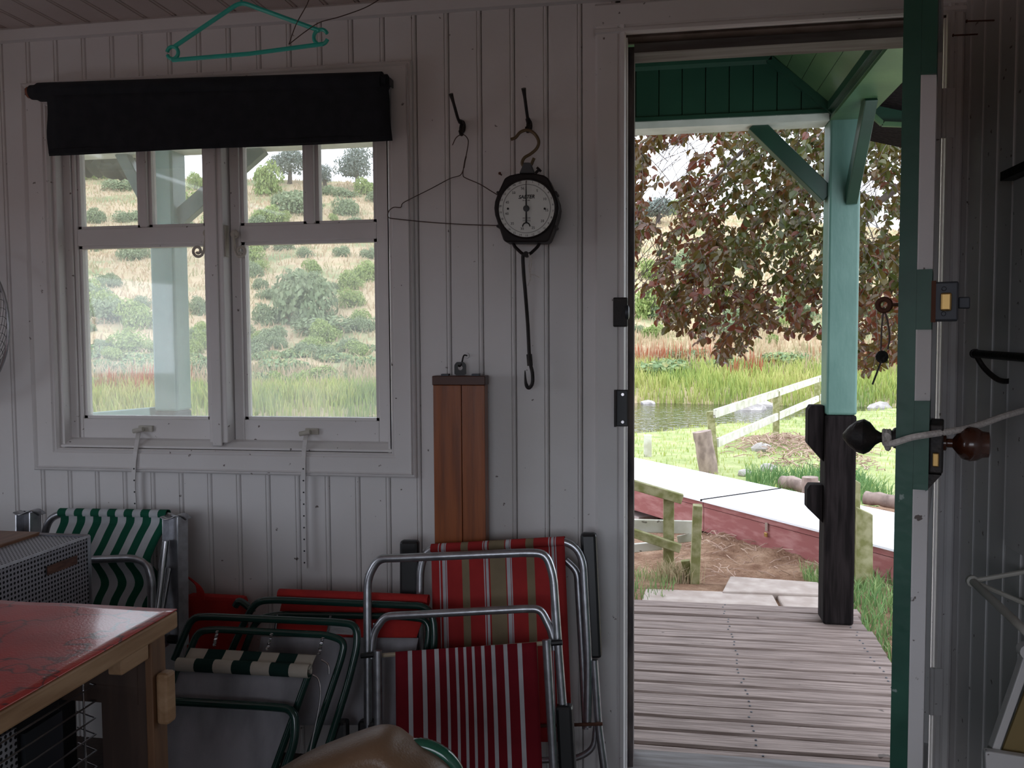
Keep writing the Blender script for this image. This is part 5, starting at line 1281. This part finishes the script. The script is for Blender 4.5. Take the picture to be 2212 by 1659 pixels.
# twigs and roots lying on the earth bank
tw_ = MB()
for i in range(420):
    x, y = random.uniform(.1, 1.7), random.uniform(2.9, 4.6)
    if random.random() < .35: x, y = random.uniform(1.4, 2.6), random.uniform(8.0, 9.6)
    z = terr(x, y)+.004; a = random.uniform(0, 6.3); l_ = random.uniform(.04, .16)
    p0 = Vector((x, y, z)); p1 = p0+Vector((math.cos(a)*l_, math.sin(a)*l_, random.uniform(0, .05))); pm_ = p0.lerp(p1, .5)+Vector((random.uniform(-.02, .02), random.uniform(-.02, .02), .012))
    n0 = len(tw_.v); tw_.tube([p0, pm_, p1], .0025 if y < 6 else .007, 4, cap=False)
    tw_.a[n0:] = [random.random()]*(len(tw_.v)-n0)
pc_ = PZ(1705, 965, -.35)
for i in range(320):
    x, y = pc_.x+random.gauss(0, .42), pc_.y+random.gauss(0, .5); hgt = .16*math.exp(-((x-pc_.x)**2+(y-pc_.y)**2)/.3)
    z = terr(x, y)+random.uniform(0, hgt)+.01; a = random.uniform(0, 6.3); l_ = random.uniform(.12, .34)
    p0 = Vector((x, y, z)); p1 = p0+Vector((math.cos(a)*l_, math.sin(a)*l_, random.uniform(-.03, .08)))
    n0 = len(tw_.v); tw_.tube([p0, p0.lerp(p1, .5)+Vector((0, 0, .02)), p1], .007, 4, cap=False); tw_.a[n0:] = [random.uniform(.3, 1)]*(len(tw_.v)-n0)
o = tw_.build('dead_twigs', 'dead_twig'); tag(o, 'pale dead twigs strewn over the earth bank and heaped below the fence', 'twigs', None, 'stuff')
# ---------------------------------------------------------------- path slabs
def slab(corners, z, h, lab):
    t_ = [Vector((PZ(a, b_, z).x, PZ(a, b_, z).y, z)) for a, b_ in corners]
    o = MB().prism(t_, (0, 0, -h)).build('paving_slab', 'stone', None, bevel=.008); tag(o, lab, 'slab')
    return o
slab([(1380, 1312), (1395, 1271), (1668, 1281), (1690, 1322)], -.115, .05, 'worn concrete slab at the foot of the deck')
slab([(1700, 1322), (1676, 1281), (1790, 1285), (1800, 1326)], -.118, .05, 'small cracked slab between the deck and the post')
slab([(1560, 1277), (1577, 1244), (1768, 1257), (1772, 1284)], -.105, .06, 'long pale stone step beyond the concrete slab')
# ---------------------------------------------------------------- long red box with white lid
A = PZ(1340, 1033.5, -.05); Bq = PZ(1560, 1080, -.05); Cq = PZ(1960, 1192, -.05)
ax = (Cq-A); ax.z = 0; Lb = ax.length; ax.normalize(); pn = Vector((-ax.y, ax.x, 0)); pn = pn if pn.y > 0 else -pn
O = A-ax*3.0
Wd = (PZ(1578, 1030, -.05)-Bq).dot(pn)
rb = thing('storage_box', O+ax*5, 'long low dark-red timber box with a white metal lid', 'box')
jt = (PZ(1548, 1076, -.05)-O).dot(ax)
for s0, s1 in ((0, jt), (jt, Lb+4.2)):
    q4 = [O+ax*(s0+.004), O+ax*(s1-.004), O+ax*(s1-.004)+pn*Wd, O+ax*(s0+.004)+pn*Wd]
    MB().prism([p-pn*.02*(i < 2)+Vector((0, 0, .02*(i > 1))) for i, p in enumerate(q4)], (0, 0, -.014)).build('lid', 'box_lid', rb)
    MB().prism([O+ax*(s0+.003)+Vector((0, 0, -.02)), O+ax*(s1-.003)+Vector((0, 0, -.02)), O+ax*(s1-.003)+Vector((0, 0, -.055)), O+ax*(s0+.003)+Vector((0, 0, -.055))], pn*.03-Vector((0, 0, 0))).build('lid_edge', 'box_red', rb)
    MB().prism([O+ax*(s0+.003)+Vector((0, 0, -.06))+pn*.006, O+ax*(s1-.003)+Vector((0, 0, -.06))+pn*.006, O+ax*(s1-.003)+Vector((0, 0, -.245))+pn*.006, O+ax*(s0+.003)+Vector((0, 0, -.245))+pn*.006], pn*(Wd-.03)).build('side_panel', 'box_red', rb)
jb = O+ax*jt+Vector((0, 0, .004))
MB().prism([jb-ax*.009-pn*.022, jb+ax*.009-pn*.022, jb+ax*.009+pn*Wd+Vector((0, 0, .02)), jb-ax*.009+pn*Wd+Vector((0, 0, .02))], (0, 0, -.012)).build('lid_joint', 'tar_eave_shade', rb)
lkp = PZ(1695, 1125, -.1); s_ = (lkp-O).dot(ax)
hs = O+ax*s_+Vector((0, 0, -.045))-pn*.004
MB().prism([hs-ax*.012, hs+ax*.012, hs+ax*.012-Vector((0, 0, .06)), hs-ax*.012-Vector((0, 0, .06))], -pn*.005).build('hasp', 'steel', rb)
pk = hs-Vector((0, 0, .07))-pn*.012
MB().prism([pk-ax*.014, pk+ax*.014, pk+ax*.014-Vector((0, 0, .03)), pk-ax*.014-Vector((0, 0, .03))], pn*.010).build('padlock', 'brass', rb, bevel=.003)
# block pier under the box
pb0 = (PZ(1368, 1075, -.25)-O).dot(ax)-.32
for j in range(2):
    for i in range(3):
        base = O+ax*(pb0+i*.215+j*.09)+pn*.03+Vector((0, 0, -.33-.08*j-.05))
        o = MB().prism([base, base+ax*.205, base+ax*.205+pn*.2, base+pn*.2], (0, 0, .076)).build('concrete_block', 'block_grey', None, bevel=.006)
        tag(o, 'grey concrete block in the %s course of the pier under the long red box' % ('upper', 'lower')[j], 'block', 'blocks in the %s course under the red box' % ('upper', 'lower')[j])
# ---------------------------------------------------------------- mossy gate fence by the path
def plank(parent, a, b_, w_, h_, mat, name, up=(0, 0, 1)): return MB().bar(a, b_, w_, h_, up).build(name, mat, parent, bevel=.004)
gf = thing('gate_fence', PZ(1443, 1225, -.15), 'mossy green wooden gate fence beside the earth bank', 'fence')
b1 = PZ(1444, 1226, -.15); b2 = PZ(1492, 1256, -.15)
def on(p, py, px=1443): d = ray(px, py); return p.z+0  # placeholder kept simple
def zat(p, px, py):
    d = ray(px, py); h_ = Vector((p.x-CAM.x, p.y-CAM.y)); return CAM.z+d.z*(h_.length/Vector((d.x, d.y)).length)
z1t, z2t = zat(b1, 1443, 1066), zat(b2, 1515, 1091)
plank(gf, Vector((b1.x, b1.y, -.2)), Vector((b1.x, b1.y, z1t)), .062, .05, 'fence_wood', 'post', (0, 1, 0))
plank(gf, Vector((b2.x+.02, b2.y, -.2)), Vector((b2.x+.035, b2.y, z2t)), .05, .07, 'fence_wood', 'post', (0, 1, 0))
yb_ = b1.y
plank(gf, P(1310, 1030, yb_-.05), P(1474, 1078, yb_-.05), .045, .055, 'fence_wood', 'rail')
plank(gf, P(1300, 1133, yb_+.055), P(1497, 1139, yb_+.0), .03, .075, 'fence_pale', 'rail')
plank(gf, P(1310, 1132, yb_-.05), P(1470, 1185, yb_-.05), .04, .05, 'fence_wood', 'brace')
plank(gf, P(1300, 1190, yb_+.06), P(1430, 1178, yb_+.06), .03, .05, 'fence_pale', 'rail')
plank(gf, P(1466, 1165, yb_+.05), P(1500, 1160, yb_-.02), .03, .045, 'fence_pale', 'rail')
plank(gf, P(1480, 1210, b2.y+.06), P(1487, 1250, b2.y+.06), .05, .04, 'fence_wood', 'peg', (0, 1, 0))
tag(blades('grass_tuft', [(b2.x-.08+random.gauss(0, .06), b2.y+.05+random.gauss(0, .05), -.15) for i in range(350)], .09, .005, 'dry_blade', .9, None, 'dry tuft of grass at the foot of the gate fence', 'grass'))
# second mossy fence posts beyond the verandah post
for px, pyb, pyt, w_, lab in ((1852, 1262, 1030, .06, 'thin mossy fence post right behind the black verandah post'), (1868, 1262, 1098, .085, 'short mossy fence post with a slanted top beside the verandah')):
    p = PZ(px, pyb, -.15)+Vector((0, .07 if w_ < .07 else 0, 0))
    zt_ = zat(p, px, pyt)
    o = MB().prism([Vector((p.x-w_/2, p.y, -.2)), Vector((p.x+w_/2, p.y, -.2)), Vector((p.x+w_/2-.006, p.y, zt_-.035)), Vector((p.x-w_/2, p.y, zt_))], (0, .05, 0)).build('fence_post', 'fence_wood', None, bevel=.003); tag(o, lab, 'post')
# ---------------------------------------------------------------- pale paddock fence by the river
zl = -.35
f1, f2 = PZ(1545, 1005, zl), PZ(1676, 950, zl)
f1.z, f2.z = terr(f1.x, f1.y), terr(f2.x, f2.y)
fn_ = thing('paddock_fence', f1, 'pale two-rail wooden fence on the lawn by the river', 'fence')
dirf = (f2-f1); dirf.z = 0; stp = dirf.length; dirf.normalize()
t1, t2 = zat(f1, 1520, 888), zat(f2, 1672, 845)
for i in range(-0, 4):
    p = f1+dirf*stp*i; zt_ = t1+(t2-t1)*i
    plank(fn_, Vector((p.x, p.y, terr(p.x, p.y)-.1)), Vector((p.x-(.06 if i == 0 else .0), p.y, zt_)), .09, .07, 'fence_wood', 'post', (0, 1, 0))
for dz1, dz2 in ((.0, -.01), (-.36, -.34)):
    a = f1+dirf*-.05; e = f1+dirf*stp*3.2
    a = Vector((a.x, a.y-.06, t1+dz1-.02)); e = Vector((e.x, e.y-.06, t1+(t2-t1)*3.2+dz2-.02))
    if dz1 < 0: a = a+dirf*.12
    plank(fn_, a, e, .035, .105, 'fence_pale', 'rail')
def log(name, a, b_, r, lab):
    a, b_ = Vector(a), Vector(b_); n_ = 8
    pts = [a.lerp(b_, i/n_)+Vector((0, 0, .02*mnoise.noise(Vector((i*.7, r*90, 1))))) for i in range(n_+1)]
    o = MB().tube(pts, [r*(1+.12*mnoise.noise(Vector((i, 3, r*50)))) for i in range(n_+1)], 12).build(name, 'log_bark', None, smooth=True); return tag(o, lab, 'log')
p = PZ(1535, 1012, -.30); zt_ = zat(p, 1528, 932)
log('log_post', (p.x, p.y, -.45), (p.x-.10, p.y, zt_), .105, 'thick sawn log post leaning against the pale fence')
p = PZ(1399, 984, -.33); o = MB().box(p.x-.05, p.x+.05, p.y, p.y+.08, -.45, zat(p, 1399, 940)).build('lawn_stake', 'fence_pale', None, bevel=.006); tag(o, 'short square stake standing in the lawn', 'post')
a, e = PZ(1870, 1075, -.12), PZ(1990, 1092, -.12)
log('fallen_log', a, e, .055, 'grey fallen log lying on the lawn edge beside the door')
a, e = PZ(1690, 1040, -.15), PZ(1775, 1056, -.15)
log('fallen_log', a, e, .06, 'pale fallen log lying behind the white lid')
p = PZ(1752, 1060, -.15); log('stump', (p.x, p.y, -.3), (p.x-.01, p.y, zat(p, 1752, 1032)), .07, 'small cut stump beside the fallen pale log')
def rock(name, p, w_, fl_, lab, grp):
    bm = bmesh.new(); bmesh.ops.create_icosphere(bm, subdivisions=2, radius=1)
    sd = random.uniform(0, 50)
    for v in bm.verts:
        k_ = 1+.35*mnoise.noise(v.co*1.6+Vector((sd, 0, 0))); v.co = Vector((v.co.x*w_*k_, v.co.y*w_*.7*k_, v.co.z*w_*fl_*k_))
    me = bpy.data.meshes.new(name); bm.to_mesh(me); bm.free(); me.transform(Matrix.Translation(p))
    o = put(name, me, 'rock'); tag(o, lab, 'stone', grp)
for px, py, w_ in ((1660, 1012, .10), (1610, 1022, .08), (1645, 968, .13), (1700, 1050, .05)):
    rock('stone', PZ(px, py, -.32), w_, .6, 'rough stone at the edge of the lawn', 'stones along the lawn edge')
for px, py, w_ in ((1620, 884, .55), (1655, 878, .4), (1400, 872, .3), (800, 892, .35), (770, 896, .45), (1900, 880, .4)):
    rock('river_stone', PZ(px, py, WATER), w_, .45, 'grey stone in the shallows of the far river bank', 'stones at the waterline')
# ================================================================== COPPER BEECH BOUGH
trunk = Vector((4.9, 5.6, 0)); trunk.z = terr(trunk.x, trunk.y)
bt = thing('copper_beech', trunk, 'copper beech with drooping bronze and green leaves hanging before the doorway', 'tree')
tube('trunk', smooth_path([trunk+Vector((0, 0, -.3)), trunk+Vector((.05, 0, 1.5)), trunk+Vector((-.05, .1, 3.2)), trunk+Vector((-.1, .1, 5))]), .26, 'bark', bt, 12)
def lower(px):      # lower silhouette of the foliage, as it hangs
    return lerp_tab(px, [(1360, 560), (1385, 620), (1410, 690), (1470, 720), (1520, 745), (1575, 795), (1600, 770), (1640, 720), (1700, 725), (1740, 720), (1780, 730), (1850, 800), (1880, 815), (1920, 780), (1960, 760), (2050, 700)])
def hole(px, py):   # sky gaps
    g = 0
    for cx_, cy_, rx_, ry_ in ((1455, 345, 62, 55), (1430, 440, 42, 60), (1400, 560, 32, 70), (1510, 310, 45, 25), (1880, 400, 28, 30), (1885, 490, 24, 40), (1400, 660, 40, 45), (1600, 330, 22, 18)):
        g = max(g, 1-((px-cx_)/rx_)**2-((py-cy_)/ry_)**2)
    return g
leaf_pts = []; twg = MB()
tries = 0
while len(leaf_pts) < 12500 and tries < 9000:
    tries += 1
    px, py = random.uniform(1345, 2020), random.uniform(180, 790)
    lw = lower(px)
    if py > lw-10: continue
    yy = random.uniform(2.5, 5.0)
    p = P(px, py, yy)
    ln_ = random.uniform(.2, .45); dr_ = Vector((random.uniform(-1, .35), random.uniform(-.6, .6), random.uniform(-.7, .1))).normalized()
    pts = []; q_ = p.copy(); d = dr_.copy()
    nl = int(ln_/.024)
    for i in range(nl):
        pts.append(q_.copy()); q_ = q_+d*.024; d = (d+Vector((random.uniform(-.08, .08), random.uniform(-.08, .08), -.05))).normalized()
    okp = []
    for i, t_ in enumerate(pts):
        v = t_-CAM; dep = v.dot(_f); sx_, sy_ = 1106+FPX*v.dot(_r)/dep, 829.5-FPX*v.dot(_u)/dep
        g = hole(sx_, sy_)
        if sy_ > lower(sx_)+random.uniform(-14, 8): break
        okp.append(t_)
        if random.random() < g*1.6: continue
        sd = 1 if i % 2 else -1
        leaf_pts.append((t_, d, sd, sx_, sy_))
    if len(okp) > 2: twg.tube(okp, .0022, 4, cap=False)
twg.build('twigs', 'bark', bt)['kind'] = 'stuff'
for pts in ([(4.85, 5.6, 4.2), (3.2, 4.4, 3.9), (1.8, 3.8, 3.2), (.8, 3.6, 2.6), (.35, 3.5, 2.2)], [(4.85, 5.6, 3.6), (3.0, 4.2, 3.0), (1.9, 3.6, 2.4), (1.2, 3.4, 1.9)], [(4.8, 5.6, 4.6), (2.6, 4.8, 4.3), (.6, 4.0, 3.4), (-.2, 3.6, 2.7)], [(3.0, 4.2, 3.0), (2.2, 3.2, 2.4), (1.7, 2.9, 1.8)]):
    tube('bough', smooth_path([Vector(q_) for q_ in pts], 6), [.05-.0018*i for i in range((len(pts)-1)*6+1)], 'bark', bt, 8)
def leaf_mesh(seed):
    r = random.Random(seed); l_, w_ = 1.0, r.uniform(.30, .38); f_ = r.uniform(.06, .16)
    vs = [(0, 0, 0), (.22, w_*.8, f_), (.55, w_, f_*1.2), (.85, w_*.5, f_*.6), (1, 0, -.05), (.85, -w_*.5, f_*.6), (.55, -w_, f_*1.2), (.22, -w_*.8, f_), (.5, 0, 0)]
    return vs, [(0, 8, 2, 1), (8, 4, 3, 2), (0, 7, 6, 8), (8, 6, 5, 4)]
def leaf_frame(t_, d, sd):
    out = (d*.5+Vector((random.uniform(-.9, .9), random.uniform(-.9, .9), random.uniform(-.7, .3)))).normalized()
    nz_ = Vector((random.uniform(-.8, .8), random.uniform(-1.0, .5), random.uniform(.1, 1))).normalized()
    yv = nz_.cross(out).normalized(); zv = out.cross(yv)
    return Matrix((out, yv, zv)).transposed().to_4x4()
leaf_pts.sort(key=lambda q_: (q_[0]-CAM).length if (1372 < q_[3] < 1950 and q_[4] > 290 and not 1766 < q_[3] < 1855) else 99)
mass = MB()
lmes = []
LV, LF = leaf_mesh(1)
for i in range(6):
    vs, fs = leaf_mesh(i); lm_ = MB().add(vs, fs, [i/5]*9); me = lm_.mesh('leaf', True); me.materials.append(MATS['beech_leaf']); lmes.append(me)
for i, (t_, d, sd, sx_, sy_) in enumerate(leaf_pts):
    sz = random.uniform(.040, .066); M_ = Matrix.Translation(t_) @ leaf_frame(t_, d, sd) @ Matrix.Scale(sz, 4)
    redness = .66 if (sx_ < 1560 or sy_ > 620) else .34
    col = max(0, min(1, random.gauss(redness, .24)))
    if i < 300:
        o = bpy.data.objects.new('leaf', lmes[min(5, int(col*6))]); COL.objects.link(o); o.parent = bt
        o.matrix_parent_inverse = wmat(bt).inverted(); o.matrix_basis = M_
    else:
        mass.add([M_ @ Vector(v) for v in LV], LF, [col]*9)
me = bpy.data.meshes.new('foliage'); me.from_pydata(mass.v, [], mass.f)
at = me.attributes.new('su', 'FLOAT', 'POINT'); at.data.foreach_set('value', np.array(mass.a, dtype=np.float32))
put('foliage', me, 'beech_leaf', bt)['kind'] = 'stuff'
